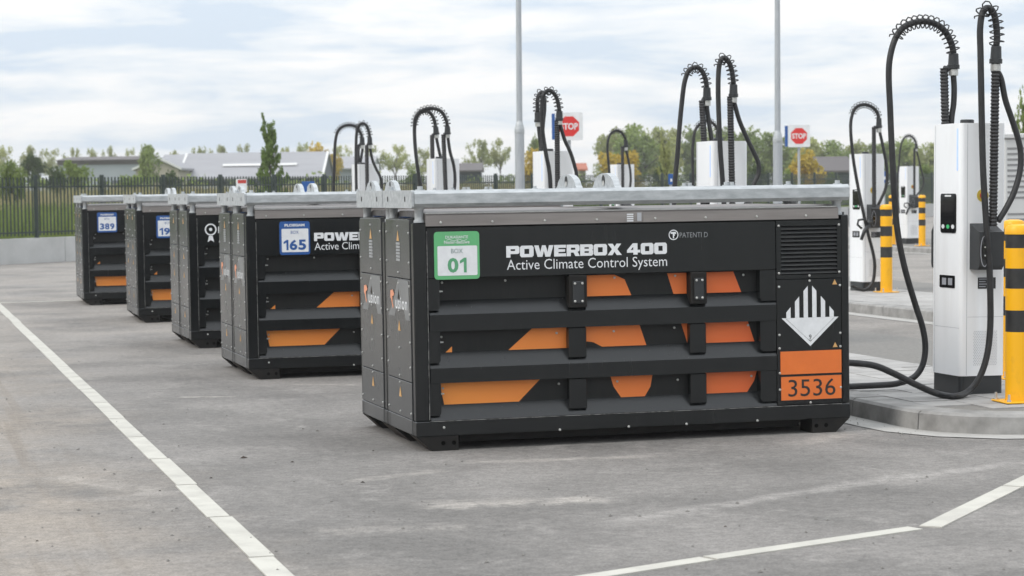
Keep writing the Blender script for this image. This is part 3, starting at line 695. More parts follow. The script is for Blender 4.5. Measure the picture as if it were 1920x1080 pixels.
f3 = boxes[3][0]; oranges(f3, True); boxsign(f3, .255, .555, 1.095, 1.385, 'sign_blue', 'sign_blue', ('PLOEGAM',), '190', .22)
f4 = boxes[4][0]; oranges(f4, True); boxsign(f4, .225, .52, 1.10, 1.40, 'sign_blue', 'sign_blue', ('PLOEGAM',), '389', .22)

# ------------------------------------------------------------------ charging stations
ZI = .13                                                # island surface
CX, CY, CH = .36, .45, 1.955                            # charger footprint and height
AO = np.array([4.195, .77, ZI])                         # front left corner of the nearest charger
def lX(px, py): p = atX(px, py, AO[0])-AO; return p[1], p[2]        # on its left side: (y, z)
def lY(px, py): p = atY(px, py, AO[1])-AO; return p[0], p[2]        # on its front: (x, z)
def lrect(px0, py0, px1, py1):
    a = lX(px0, py0); c = lX(px1, py1); return min(a[0], c[0]), max(a[0], c[0]), min(a[1], c[1]), max(a[1], c[1])
def frect(px0, py0, px1, py1):
    a = lY(px0, py0); c = lY(px1, py1); return min(a[0], c[0]), max(a[0], c[0]), min(a[1], c[1]), max(a[1], c[1])
def build_charger():
    R = bpy.data.objects.new('charging_station', None); COL.objects.link(R); R.empty_display_size = .2
    def part(name, mb, mat, par=R, sm=None): return mb.build(name, mat, par, smooth=sm)
    body = part('cabinet', MB().prism(rrect(0, 0, CX, CY, .035, 5), .135, CH, 'z'), 'charger_white', sm=35)
    part('plinth', MB().prism(rrect(.008, .008, CX-.008, CY-.008, .03, 4), 0, .134, 'z'), 'black_plastic')
    part('seam', MB().box(.052, .055, -.0012, .001, .14, CH-.01), 'hatch_grey')
    part('seam', MB().box(-.0012, .001, CY-.055, CY-.052, .14, CH-.01), 'hatch_grey')
    part('top_cap', MB().lathe((.10, .10, CH), [(.050, 0), (.050, .022), (.044, .028)], 20), 'black_plastic', sm=40)
    z0, z1 = lX(1800, 320)[1], lX(1800, 240)[1]
    part('light_strip', MB().prism(rrect(.040, z0, .058, z1, .007), -.0025, .001, 'x'), 'led_blue')
    a = lrect(1761, 436, 1789, 363)
    s = part('screen', MB().prism(rrect(a[0], a[2], a[1], a[3], .02), -.006, .001, 'x'), 'screen_glass')
    yc = (a[0]+a[1])/2; wy = a[1]-a[0]
    decal('screen_icon', quad(yc-.05, yc+.05, a[3]-.022, a[3]-.010), 'icon_white', s, 'x', -.0075)
    for k, mt in ((-.32, 'icon_white'), (0, 'icon_green'), (.32, 'icon_white')):
        decal('screen_icon', fill2d([circ(yc+wy*k, a[2]+.045, .025, .016, 10)]), mt, s, 'x', -.0075)
    a = lrect(1760, 538, 1788, 517)
    s = part('card_reader', MB().prism(rrect(a[0], a[2], a[1], a[3], .008), -.004, .001, 'x'), 'screen_glass')
    for q in (.28, .68): decal('reader_window', quad(a[0]+(a[1]-a[0])*(q-.14), a[0]+(a[1]-a[0])*(q+.14), a[2]+.02, a[3]-.02), 'ring_grey', s, 'x', -.0055)
    c = lY(1838, 366)
    d = part('stop_label', MB().prism(circ(c[0], c[1], .046, n=24), -.003, .001, 'y'), 'disc_yellow')
    part('stop_button', MB().prism(circ(c[0], c[1], .024, n=20), -.012, -.0035, 'y'), 'disc_red', d)
    hx0, hx1, hz0, hz1 = frect(1815, 505, 1860, 432)
    for side in (0, 1):
        def fy(y): return -y if side == 0 else CY+y*.35
        h = part('holster', MB().prism([(fy(.001), hz0), (fy(.12), hz0), (fy(.15), hz0+.03), (fy(.15), hz1-.005), (fy(.13), hz1), (fy(.001), hz1+.055)], hx0 if side == 0 else .022, hx1, 'x'), 'black_plastic')
        if side == 0:
            rx = hx0+.040; rz = (hz0+hz1)/2-.005
            decal('socket_ring', fill2d([circ(rx, rz, .034, .112, 28), circ(rx, rz, .027, .105, 28)]), 'ring_grey', h, 'y', -.1515)
            MB().prism(rrect(rx-.020, rz-.055, rx+.020, rz+.055, .018), -.156, -.1505, 'y').build('socket', 'screen_glass', h)
            for k in (-.03, .03): MB().lathe((rx, -.157, rz+k), [(.006, 0), (.006, -.002)], 8, 'y').build('socket_pin', 'bolt_steel', h)
    lk = lY(1818, 560); MB().lathe((CX-.03, -.001, 1.05), [(.010, 0), (.010, -.004)], 10, 'y').build('door_lock', 'ring_grey', R)
    part('door_gap', MB().box(.060, CX-.012, -.0011, .001, .560, .5625), 'hatch_grey')
    part('door_gap', MB().box(-.0011, .001, .012, CY-.06, .480, .4825), 'hatch_grey')
    a = frect(1831, 541, 1864, 519)
    lb = part('rating_plate', MB().box(a[0], a[1], -.003, .001, a[2], a[3]), 'print_black')
    for k in range(4): decal('plate_print', quad(a[0]+.008, a[0]+.06+.02*(k % 2), a[2]+.012+k*.018, a[2]+.019+k*.018), 'ring_grey', lb, 'y', -.0042)
    a = frect(1825, 684, 1868, 617); hole = MB(); r = 0
    gz = a[2]
    while gz < a[3]:
        gx = a[0]+(.007 if r % 2 else 0)
        while gx < a[1]:
            hole.add([(gx-.0042, -.0012, gz), (gx, -.0012, gz-.0048), (gx+.0042, -.0012, gz), (gx, -.0012, gz+.0048)], [(0, 1, 2, 3)]); gx += .0145
        gz += .0115; r += 1
    hole.build('vent_holes', 'hatch_grey', R, kind='stuff')
    return R
CPROTO = build_charger()
def arm(R, Y, pole, collar, loop, ret, S, spring=(0, .45), gnd_from=None, side='front', seed=0, end=None):
    """pole, collar, loop and ret are traced on the vertical plane Y through the arm; S = image scale relative to the nearest charger"""
    inv = R.matrix_world.inverted()
    def W(px, py):
        p = atY(px, py, Y)
        if p[2] < ZI+.024 and gnd_from is not None:
            p = gnd(px, py, ZI+.022)
        return inv @ Vector(p)
    def part(name, mb, mat, par, sm=True): return mb.build(name, mat, par, smooth=sm)
    rc = .0235
    a, c = W(*pole[0]), W(*pole[1]); n = max(12, int((c-a).length/.0125)); pts = []; rad = []
    for i in range(n+1):
        pts.append(a.lerp(c, i/n)); rad.append(.033 if i % 2 else .026)
    ap = part('arm_pole', MB().tube(pts, rad, 12), 'black_rubber', R, None)
    k0, k1 = W(*collar[0]), W(*collar[1]); d = (k1-k0)
    cl = MB().tube([k0, k0+d*.25, k0+d*.28, k0+d*.95, k1], [.046, .046, .040, .036, .030], 14)
    part('collar', cl, 'black_plastic', ap, None)
    part('clamp', MB().tube([k0-d*.45, k0-d*.42, k0-d*.05, k0-d*.02], [.028, .036, .036, .03], 10), 'bolt_steel', ap, None)
    part('clamp_bridge', MB().tube([c, (c+k0)/2, k0], .02, 8), 'black_plastic', ap, None)
    lp = [k1]+[W(*q) for q in loop]+([inv @ Vector(e) for e in end] if end else [])
    sp = smoothpath(lp, 7)
    part('cable', MB().tube(sp, rc, 10), 'black_rubber', R)
    # protective coil over the bend
    L_ = [0]
    for i in range(1, len(sp)): L_.append(L_[-1]+(sp[i]-sp[i-1]).length)
    top = max(range(len(sp)), key=lambda i: sp[i].z); sl = min(L_[-1], L_[top]*1.0+(L_[top])*spring[1]); turns = int(sl/.040); hp = []; up = None
    M = turns*9
    for i in range(M+1):
        s = sl*i/M; j = max(1, next((q for q in range(len(L_)) if L_[q] >= s), len(L_)-1)); f = (s-L_[j-1])/max(1e-6, L_[j]-L_[j-1])
        p = sp[j-1].lerp(sp[j], f); t = (sp[j]-sp[j-1]).normalized()
        if up is None: up = t.orthogonal().normalized()
        up = (up-t*up.dot(t)).normalized(); bi = t.cross(up); an = 2*math.pi*i/9
        hp.append(p+(up*math.cos(an)+bi*math.sin(an))*.050)
    part('coil', MB().tube(hp, .0052, 5), 'black_rubber', R)
    rp = [k0-d*.3]+[W(*q) for q in ret]
    part('cable', MB().tube(smoothpath(rp, 6), rc*.92, 10), 'black_rubber', R)
def charger(px_left, py_top, Y, label, tilt=.7, loc=None):
    R = copy_tree(CPROTO); tag(R, label, 'charging station', 'white charging stations')
    if loc is None:
        p = atY(px_left, py_top, Y+CY); loc = (p[0], Y, ZI)
    R.location = loc; R.rotation_euler = (0, RAD(tilt), 0)
    bpy.context.view_layer.update(); return R
SC = 2.571
cA = charger(0, 0, .77, 'nearest tall white charging station with black screen beside the yellow bollard', .75, tuple(AO))
# rear arm, then front arm
arm(cA, 1.30, [(1775, 330), (1770, 128)], [(1787.5, 129), (1788, 100)],
    [(1784, 82), (1774, 62), (1760.6, 48.6), (1741, 41), (1720, 41), (1698, 48.6), (1684.7, 62), (1675, 82), (1668, 113), (1666.5, 148), (1669, 202), (1671, 253), (1674, 311), (1677, 369), (1683, 434), (1696, 501), (1715, 567), (1729.6, 613), (1735, 651), (1730, 684), (1715, 706), (1690, 717), (1652, 722)],
    [(1789, 165), (1788, 195), (1784, 226), (1781, 300)], 1, gnd_from=1, spring=(0, .75), end=[(3.36, 1.5, .16), (3.12, 1.42, .22), (2.995, 1.35, .30)])
arm(cA, .62, [(1861.7, 424), (1866.8, 118)], [(1867, 119), (1868, 86)],
    [(1869.5, 68), (1866.8, 39), (1861.7, 22), (1854, 15), (1845.4, 18), (1840.3, 31), (1837.6, 58), (1838.4, 97), (1839.5, 155), (1841, 233), (1843, 311), (1846, 370), (1850.4, 434), (1854.6, 488), (1856.7, 547), (1856.7, 613), (1850.4, 667), (1836, 709), (1815, 734), (1790, 743), (1757, 738), (1715, 720), (1673, 699), (1632, 684)],
    [(1877, 148), (1885, 187), (1896.7, 222), (1908, 257), (1914, 288), (1912, 323), (1900.6, 362), (1885, 393), (1871, 415)], 1, gnd_from=1, spring=(0, .35), end=[(3.14, .66, .42), (2.995, .64, .46)])
cB = charger(1300, 262, 5.95, 'white charging station rising behind the right half of the nearest box', .6)
arm(cB, 6.50, [(1322, 300), (1316, 188)], [(1325.5, 188), (1325.5, 164)], [(1322.4, 147.4), (1317, 134.4), (1309, 127), (1300.4, 127), (1291.3, 133), (1286, 145), (1282, 163), (1278, 197), (1274.4, 235), (1270.5, 287), (1265.4, 344), (1262, 420), (1250, 520), (1225, 590)], [(1326, 205), (1330, 235), (1334, 262), (1334, 300)], .75, spring=(0, .6))
arm(cB, 5.80, [(1374, 420), (1369, 181)], [(1375, 182), (1375.5, 158)], [(1373, 137), (1369, 121.5), (1362.6, 111), (1356, 108.5), (1351, 114), (1347.5, 132), (1346.5, 171), (1348, 223), (1351, 287), (1355, 344), (1358, 430), (1345, 540), (1300, 600)], [(1377, 194), (1386, 225), (1399, 256), (1413, 285), (1422, 306), (1422, 326), (1414, 345), (1392, 400)], .75, spring=(0, .35))
cC = charger(995, 290, 10.45, 'white charging station right of the left lamp pole with crossing cable loops', .5)
arm(cC, 11.0, [(1016, 330), (1014.4, 230)], [(1009, 229), (1008, 210)], [(1007.7, 191), (1009.8, 179), (1014.8, 173.6), (1019, 179), (1021, 201), (1018, 235), (1017, 262), (1023, 287), (1029, 323), (1032, 346), (1034, 440)], [(1011, 250), (1014, 275), (1018, 300)], .6, spring=(0, .6))
arm(cC, 10.3, [(1046, 400), (1044.4, 226)], [(1048.7, 226), (1048.9, 208)], [(1046.4, 193), (1042.4, 180.7), (1036, 172.6), (1030, 169.5), (1023, 172.6), (1018, 180.7), (1016, 197), (1016, 221), (1018, 252), (1024, 290), (1031, 330), (1034, 400)], [(1051.5, 238), (1058.7, 262), (1070, 287), (1078, 313), (1081, 330), (1078, 360)], .6, spring=(0, .6))
cD = charger(797, 305, 15.35, 'white charging station above the gap behind the BOX 165 box, two tall cable arches', .4)
arm(cD, 15.9, [(812, 340), (810, 253)], [(818, 252.5), (817, 238)], [(813.8, 224), (808.5, 214), (802.4, 209), (794.4, 209), (786.5, 213), (780.4, 224), (777.7, 238), (777.7, 259), (780.4, 294), (785, 330), (790, 353), (795, 420)], [(819, 262), (823.5, 284), (827, 300), (827, 330)], .48, spring=(0, .3))
arm(cD, 15.2, [(837, 390), (831.4, 252)], [(839, 252), (839, 237)], [(836.7, 225.7), (831.4, 214.3), (824.4, 207.3), (815.5, 204), (806, 203), (795.3, 205.5), (785.6, 211), (779, 222), (777, 240), (778, 270), (781, 300), (787, 345), (790, 420)], [(840, 259), (843.7, 284), (850, 307), (853, 330), (852, 353), (845, 375)], .48, spring=(0, 1.0))
cE = charger(657, 316, 20.4, 'smallest white charging station of the near row beside the barn', .4)
arm(cE, 20.95, [(671.5, 345), (671.3, 272)], [(679, 272), (679, 257)], [(674.8, 247), (668.6, 239), (660, 235), (650, 235), (641.4, 238), (634.3, 245), (630, 257.4), (627.8, 278.5), (626.7, 312), (626, 356), (630, 420)], [(680, 278), (677.4, 296), (674.8, 313), (674, 340)], .4, spring=(0, .9))
arm(cE, 20.25, [(689, 385), (687.5, 272)], [(693.3, 272), (693.3, 257)], [(691.5, 247), (688, 237), (682.7, 232), (677.4, 232), (672, 237), (669, 247), (667.7, 268), (667.4, 303), (668.3, 356), (670, 420)], [(694, 278), (698.5, 300), (705.6, 317), (712.6, 331), (716, 349), (708, 375)], .4, spring=(0, .5))
cF = charger(1589.6, 286, 15.25, 'white charging station between the near box corner and hanging cable, with banded bollard', .3)
arm(cF, 15.1, [(1639, 388), (1638.5, 238)], [(1648, 240), (1648, 221)], [(1643, 208), (1632, 199), (1619, 196), (1606, 200.7), (1599, 212), (1595, 234), (1597, 271), (1602.6, 316), (1613.7, 375), (1626.7, 434), (1637.8, 478), (1640, 504), (1636, 530), (1623, 543), (1608, 541), (1596, 535)], [(1649, 245), (1657, 282), (1663, 319), (1660.7, 352), (1647, 384)], .5, gnd_from=1, spring=(0, .8))
cG = charger(1684, 306, 37.6, 'distant small white charging station far right behind the hanging cable', .3)
arm(cG, 37.45, [(1714.4, 366), (1714.4, 278.5)], [(1718, 279), (1718, 269)], [(1711.9, 258), (1702.6, 254.4), (1693, 262), (1687.8, 282), (1685, 316), (1682, 345), (1686, 400)], [(1719, 284), (1726.7, 315.6), (1732, 338), (1728.5, 352.6), (1719, 366)], .3, spring=(0, .4))
cH = charger(1140, 310, 25.2, 'white charging station beyond the mid lifting lugs, one cable arch over yellow bush', .3)
arm(cH, 25.05, [(1168, 385), (1167, 275.5)], [(1173.4, 276), (1173.4, 262)], [(1167.7, 251), (1159.5, 245), (1151.4, 246), (1144.2, 252), (1140, 264), (1139, 282.6), (1140.8, 303), (1142, 317), (1146, 380)], [(1174, 281), (1178, 299), (1182, 323), (1182, 346), (1174, 380)], .35, spring=(0, .5))
cI = charger(1304, 300, 20.3, 'white charging station hidden behind another, only its cable arch showing', .3)
arm(cI, 20.15, [(1341, 380), (1340, 262)], [(1346, 263), (1346, 248)], [(1343, 238), (1334, 229), (1325, 226), (1312, 233), (1303, 246), (1299, 274), (1298.5, 295), (1300, 360)], [(1347, 268), (1352, 290), (1355, 330), (1349, 370)], .4, spring=(0, .8))
# plugs resting in the holsters of the two stations whose guns show
def gun(R):
    inv = Matrix.Identity(4); b = MB()
    b.tube([(.02, -.20, .95), (-.06, -.21, .86), (-.11, -.21, .74)], [.030, .028, .022], 8)
    b.tube([(-.10, -.21, .90), (-.165, -.21, .955), (-.15, -.21, 1.02), (-.07, -.21, 1.03), (.0, -.20, .97)], .017, 7)
    b.tube([(.0, -.20, .96), (.07, -.15, 1.0)], [.040, .045], 8)
    b.build('plug', 'black_plastic', R, smooth=True)
gun(cF); gun(cG)
for c in list(CPROTO.children_recursive): bpy.data.objects.remove(c)
bpy.data.objects.remove(CPROTO)

# ------------------------------------------------------------------ bollards
def build_bollard():
    R = bpy.data.objects.new('bollard', None); COL.objects.link(R); r = .083; z = 0
    bands = [(.0, .49, 'bollard_yellow'), (.49, .64, 'bollard_black'), (.64, .79, 'bollard_yellow'), (.79, .93, 'bollard_black'), (.93, 1.07, 'bollard_yellow'), (1.07, 1.165, 'bollard_black')]
    for a, c, m in bands: MB().lathe((0, 0, 0), [(r, a), (r, c)], 24).build('yellow_band' if 'yellow' in m else 'black_band', m, R, smooth=40)
    MB().lathe((0, 0, 0), [(r+.006, 1.165), (r+.006, 1.20), (r-.01, 1.225), (.04, 1.235)], 24).build('cap', 'bollard_yellow', R, smooth=40)
    MB().box(-.135, .135, -.135, .135, .0005, .012, .003).build('base_plate', 'bollard_yellow', R)
    for sx in (-1, 1):
        for sy in (-1, 1): MB().lathe((sx*.11, sy*.11, .012), [(.016, 0), (.016, .012), (.009, .013), (.009, .05)], 8).build('anchor_bolt', 'bolt_steel', R)
    return R
BP = build_bollard()
def bollard(x, y, label, z=ZI, first=False):
    R = copy_tree(BP) if not first else BP
    R.location = (x, y, z); tag(R, label, 'bollard', 'black and yellow bollards'); R.rotation_euler = (0, RAD(.4), random.Random(label).uniform(-.2, .2)); return R
bollard(4.325, .16, 'nearest black and yellow banded bollard at the right edge of the picture', first=True)
p = atY(1899, 400, 1.85); bollard(p[0], 1.85, 'black and yellow bollard right behind the nearest charging station')
p = gnd(1662, 548, ZI); bollard(p[0], p[1], 'black and yellow bollard in front of the charging station beside the near box')
p = gnd(1673, 458, ZI); bollard(p[0], p[1], 'black and yellow bollard mostly hidden behind the hanging charging cable')
p = gnd(1729, 461, ZI); bollard(p[0], p[1], 'small distant black and yellow bollard at the far right charging station')
for px, Y, lb in ((1128, 10.0, 'bollard showing through the gap over the near box roof, left one'), (1178, 10.0, 'bollard showing through the gap over the near box roof, right one')):
    p = atY(px, 388, Y); bollard(p[0], Y, 'black and yellow '+lb)

# ------------------------------------------------------------------ lamp poles and signs
def lamp_pole(px, py_step, dep, label):
    base = atD(px, 380, dep); x, y = base[0], base[1]
    R = empty('lamp_pole', (x, y, 0), label, 'lamp pole', 'galvanised lamp poles', (0, RAD(.45), 0))
    zs = atD(px, py_step, dep)[2]; k = dep/FPX
    r0, r1 = 9.0*k, 5.7*k
    MB().lathe((0, 0, 0), [(r0, 0), (r0*.98, zs-.02)], 20).build('lower_tube', 'galvanised_pole', R, smooth=40)
    MB().lathe((0, 0, 0), [(r0, zs-.02), (r0*1.04, zs), (r0*1.02, zs+.07), (r1*1.05, zs+.20), (r1, zs+.21)], 20).build('collar', 'galvanised', R, smooth=40)
    MB().lathe((0, 0, 0), [(r1, zs+.21), (r1*.7, 9.0)], 20).build('upper_tube', 'galvanised_pole', R, smooth=40)
    MB().box(-.16, .16, -.70, .05, 9.0, 9.09, .02).build('lamp_head', 'cabinet_grey', R)
lamp_pole(974, 249, 41, 'galvanised lamp pole rising left of the picture centre')
lamp_pole(1457.5, 266, 42, 'galvanised lamp pole rising behind the right half of the near box')
def stop_sign(px, py, wpx, label, yaw=0):
    dep = .62*FPX/wpx; c = atD(px, py, dep)
    R = empty('stop_sign', (c[0], c[1], 0), label, 'stop sign', 'stop signs', (0, 0, YAW*1.0+yaw)); z = c[2]; h = .31
    MB().lathe((0, .06, 0), [(.038, 0), (.038, z+.2)], 14).build('post', 'galvanised_pole', R, smooth=40)
    MB().prism(rrect(-h, z-h, h, z+h, .04), -.02, .018, 'y').build('board', 'board_white', R)
    MB().box(-h-.075, -h-.004, -.018, .10, z-h+.02, z+h-.02).build('side_board', 'sign_blue', R)
    o = lambda r: [(r*math.cos(RAD(22.5+45*i)), z+r*math.sin(RAD(22.5+45*i))) for i in range(8)]
    decal('octagon_border', fill2d([o(.265), o(.240)]), 'trim_white', R, 'y', -.0215)
    decal('octagon', fill2d([o(.240)]), 'stop_red', R, 'y', -.0225)
    decal('lettering', text2d('STOP', -.195, .195, z-.075, z+.075, bold=.03), 'trim_white', R, 'y', -.0245)
stop_sign(1067, 237, 52, 'red octagonal STOP sign on white board partly behind black cables')
stop_sign(1498, 255, 41.5, 'red octagonal STOP sign on white board right of the right lamp pole')
def notice(px, py, wpx, hpx, dep, label, kind):
    c = atD(px, py, dep); wd, ht = wpx*dep/FPX/2, hpx*dep/FPX/2
    R = empty('notice_sign', (c[0], c[1], 0), label, 'sign', None, (0, 0, YAW)); z = c[2]
    MB().lathe((0, .03, 0), [(.025, 0), (.025, z+ht*.8)], 10).build('post', 'galvanised_pole', R)
    MB().box(-wd, wd, -.012, .004, z-ht, z+ht, .004).build('board', 'sign_blue' if kind == 'blue' else 'board_white', R)
    if kind == 'red':
        decal('red_band', quad(-wd*.7, wd*.9, z+ht*.35, z+ht*.9), 'disc_red', R, 'y', -.0135)
        decal('red_mark', quad(-wd*.3, wd*.5, z-ht*.8, z-ht*.3), 'disc_red', R, 'y', -.0135)
    else:
        decal('white_mark', quad(-wd*.15, wd*.6, z-ht*.45, z+ht*.1), 'board_white', R, 'y', -.0135)
notice(453, 348, 20, 24, 42, 'small white notice with red band above the rail of a middle box', 'red')
notice(578, 351, 24, 22, 40, 'small blue square sign above the rail of the BOX 165 box', 'blue')
notice(1257.5, 336, 9, 20, 45, 'narrow blue sign left of the charging station behind the near box', 'blue')
notice(1657.5, 332, 8, 22, 40, 'narrow blue sign beside the charging station right of the near box', 'blue')
# ventilated cabinet at the right edge
c = atY(1884, 252, 9.0); R = empty('ventilated_cabinet', (c[0], 9.0, ZI*0+.0), 'pale grey ventilated cabinet behind the nearest charging station', 'cabinet')
CW, CHh = 2.2, c[2]
MB().box(0, CW, 0, 1.2, .1, CHh-.05, .01).build('housing', 'cabinet_grey', R)
MB().box(-.03, CW+.03, -.03, 1.23, CHh-.048, CHh+.01, .01).build('roof', 'cabinet_grey', R)
MB().box(.03, CW-.03, .03, 1.17, 0, .098).build('plinth', 'box_black', R)
for col in range(5):
    for k in range(20):
        z = CHh-.16-k*.062
        if k in (10, 11): continue
        MB().box(.03+col*.42, .28+col*.42, -.004, .001, z-.012, z+.012).build('vent_slot', 'cabinet_slot', R)

# ------------------------------------------------------------------ vegetation
def leaf_cloud(cent, rad, n, size, seed, squash=(1, 1, 1)):
    g = np.random.default_rng(seed); k = len(cent); idx = g.integers(0, k, n)
    d = g.normal(size=(n, 3)); d /= np.linalg.norm(d, axis=1)[:, None]; rr = g.random(n)**.45
    p = cent[idx]+d*(rr*rad[idx])[:, None]*np.array(squash)
    a = g.normal(size=(n, 3)); a /= np.linalg.norm(a, axis=1)[:, None]; b_ = np.cross(a, g.normal(size=(n, 3))); b_ /= np.linalg.norm(b_, axis=1)[:, None]
    s = size*g.uniform(.6, 1.4, n)[:, None]
    return np.stack([p-a*s, p+b_*s*.6, p+a*s, p-b_*s*.6], 1).reshape(-1, 3)
def quadmesh(name, V, mat):
    n = len(V)//4; me = bpy.data.meshes.new(name); me.vertices.add(len(V)); me.vertices.foreach_set('co', V.astype(np.float32).ravel())
    me.loops.add(n*4); me.loops.foreach_set('vertex_index', np.arange(n*4, dtype=np.int32)); me.polygons.add(n)
    me.polygons.foreach_set('loop_start', np.arange(0, n*4, 4, dtype=np.int32)); me.polygons.foreach_set('loop_total', np.full(n, 4, np.int32))
    me.update(calc_edges=True); me.materials.append(MAT[mat]); return me
def tree_kind(seed, kind):                              # unit tree: height 1, crown radius about .5 (scaled when placed)
    g = random.Random(seed); tb = MB(); cent = []; rad = []
    if kind == 'sparse':
        tb.tube([(0, 0, 0), (g.uniform(-.02, .02), 0, .35), (g.uniform(-.04, .04), .02, .8)], [.020, .015, .005], 6)
        for i in range(16):
            a = g.uniform(0, 6.28); h0 = g.uniform(.32, .58); ln_ = g.uniform(.15, .46); e = (math.cos(a)*ln_, math.sin(a)*ln_, g.uniform(.62, .97)-ln_*.35)
            tb.tube([(0, 0, h0), (e[0]*.45, e[1]*.45, h0+(e[2]-h0)*.65), e], [.010, .006, .002], 4)
            for q in (.75, 1.0): cent.append((e[0]*q, e[1]*q, h0+(e[2]-h0)*q)); rad.append(g.uniform(.06, .12))
        for i in range(4): cent.append((g.uniform(-.15, .15), g.uniform(-.15, .15), g.uniform(.82, .93))); rad.append(g.uniform(.07, .10))
        n, size = 1900, .022
    elif kind == 'full':
        tb.tube([(0, 0, 0), (.01, 0, .3), (.0, .02, .8)], [.03, .022, .006], 6)
        for i in range(12):
            a = g.uniform(0, 6.28); h0 = g.uniform(.15, .5); ln_ = g.uniform(.25, .42); e = (math.cos(a)*ln_, math.sin(a)*ln_, h0+g.uniform(.1, .3)); tb.tube([(0, 0, h0), e], [.012, .003], 4)
        for i in range(26):
            a = g.uniform(0, 6.28); r = g.uniform(.05, .38)*(1 if g.random() < .8 else .6); z = g.uniform(.22, .86); r *= math.sqrt(max(.1, 1-((z-.45)/.55)**2))
            cent.append((math.cos(a)*r, math.sin(a)*r, z)); rad.append(g.uniform(.10, .19))
        n, size = 3600, .030
    elif kind == 'bush':
        for i in range(5):
            a = g.uniform(0, 6.28); tb.tube([(0, 0, 0), (math.cos(a)*.25, math.sin(a)*.25, .6)], [.02, .005], 4)
        for i in range(24):
            a = g.uniform(0, 6.28); r = g.uniform(.0, .4); z = g.uniform(.1, .85)*(1-r*.5); cent.append((math.cos(a)*r, math.sin(a)*r, z)); rad.append(g.uniform(.10, .2))
        n, size = 2600, .034
    else:                                               # upright young tree
        tb.tube([(0, 0, 0), (.02, 0, .5), (-.04, 0, .80), (-.12, 0, .99)], [.02, .016, .008, .003], 6)
        for i in range(40):
            a = g.uniform(0, 6.28); h0 = g.uniform(.05, .70); ln_ = g.uniform(.26, .44)*(1.05-h0*1.25)+.03; e = (math.cos(a)*ln_, math.sin(a)*ln_, h0+g.uniform(.12, .20)); tb.tube([(0, 0, h0), e], [.008, .002], 4)
            for q in (.3, .55, .8, 1.): cent.append((e[0]*q, e[1]*q, h0+(e[2]-h0)*q)); rad.append(g.uniform(.03, .055))
        for i in range(10): cent.append((g.uniform(-.05, .05), 0, .5+i*.034)); rad.append(.05)
        for q in (.90, .94, .97): cent.append((-.12*(q-.78)/.2, 0, q)); rad.append(.022)
        n, size = 3800, .024
    V = leaf_cloud(np.array(cent), np.array(rad), n, size, seed)
    return tb, V
TK = {}
def plant(name, label, px, py, dep, wpx, kind, mat, base=None, cat='tree', group=None, seed=0):
    key = (kind, seed % 4, mat)
    if key not in TK:
        tb, V = tree_kind(100+seed % 4, kind); TK[key] = (tb.mesh('trunk', 'bark', True), quadmesh('crown', V, mat))
    t = atD(px, py, dep); q = float((t[:2]-WA) @ WNv); z0 = (bankz(q) if q > 0 else 0) if base is None else base
    h = t[2]-z0; wd = wpx*dep/FPX
    R = empty(name, (t[0], t[1], z0-.02), label, cat, group, (0, 0, random.Random(px*7+dep).uniform(-3, 3) if kind != 'upright' else YAW)); R.scale = (wd, wd, h*1.04)
    obj('trunk', TK[key][0], R); obj('crown', TK[key][1], R)
ROWL = 'pale trees in the distant row'
sp = [(8, 276, 250, 52, 'at the left picture edge'), (58, 276, 255, 55, 'over the second fence bay'), (97, 282, 262, 44, 'left of the grey warehouse'), (136, 279, 258, 40, 'at the warehouse left corner'), (172, 281, 262, 36, 'over the warehouse roof, left one'), (206, 277, 256, 36, 'over the warehouse roof, middle one'), (245, 281, 262, 34, 'over the warehouse roof, right one'),
      (330, 284, 268, 30, 'above the cream gable'), (372, 278, 268, 44, 'above the barn roof, first from the left'), (412, 275, 265, 42, 'above the barn roof, second from the left'), (455, 274, 268, 46, 'above the barn roof left of the upright young tree'), (535, 278, 268, 42, 'above the barn roof right of the upright young tree'), (570, 270, 265, 40, 'left of the yellow bush above the barn'),
      (640, 275, 250, 46, 'behind the smallest near charging station'), (700, 277, 240, 56, 'between the two left cable arches'), (742, 273, 240, 56, 'left of the tall cable arches'), (790, 280, 245, 48, 'between the tall cable arches'), (897, 264, 230, 50, 'left one of the pair beside the left lamp pole'), (938, 263, 232, 52, 'right one of the pair beside the left lamp pole')]
for i, (px, py, d, wpx, wh) in enumerate(sp):
    plant('deciduous_tree', 'sparse pale green tree '+wh, px, py-2, d, wpx*1.3, 'sparse', 'leaf_pale', group=ROWL, seed=i)
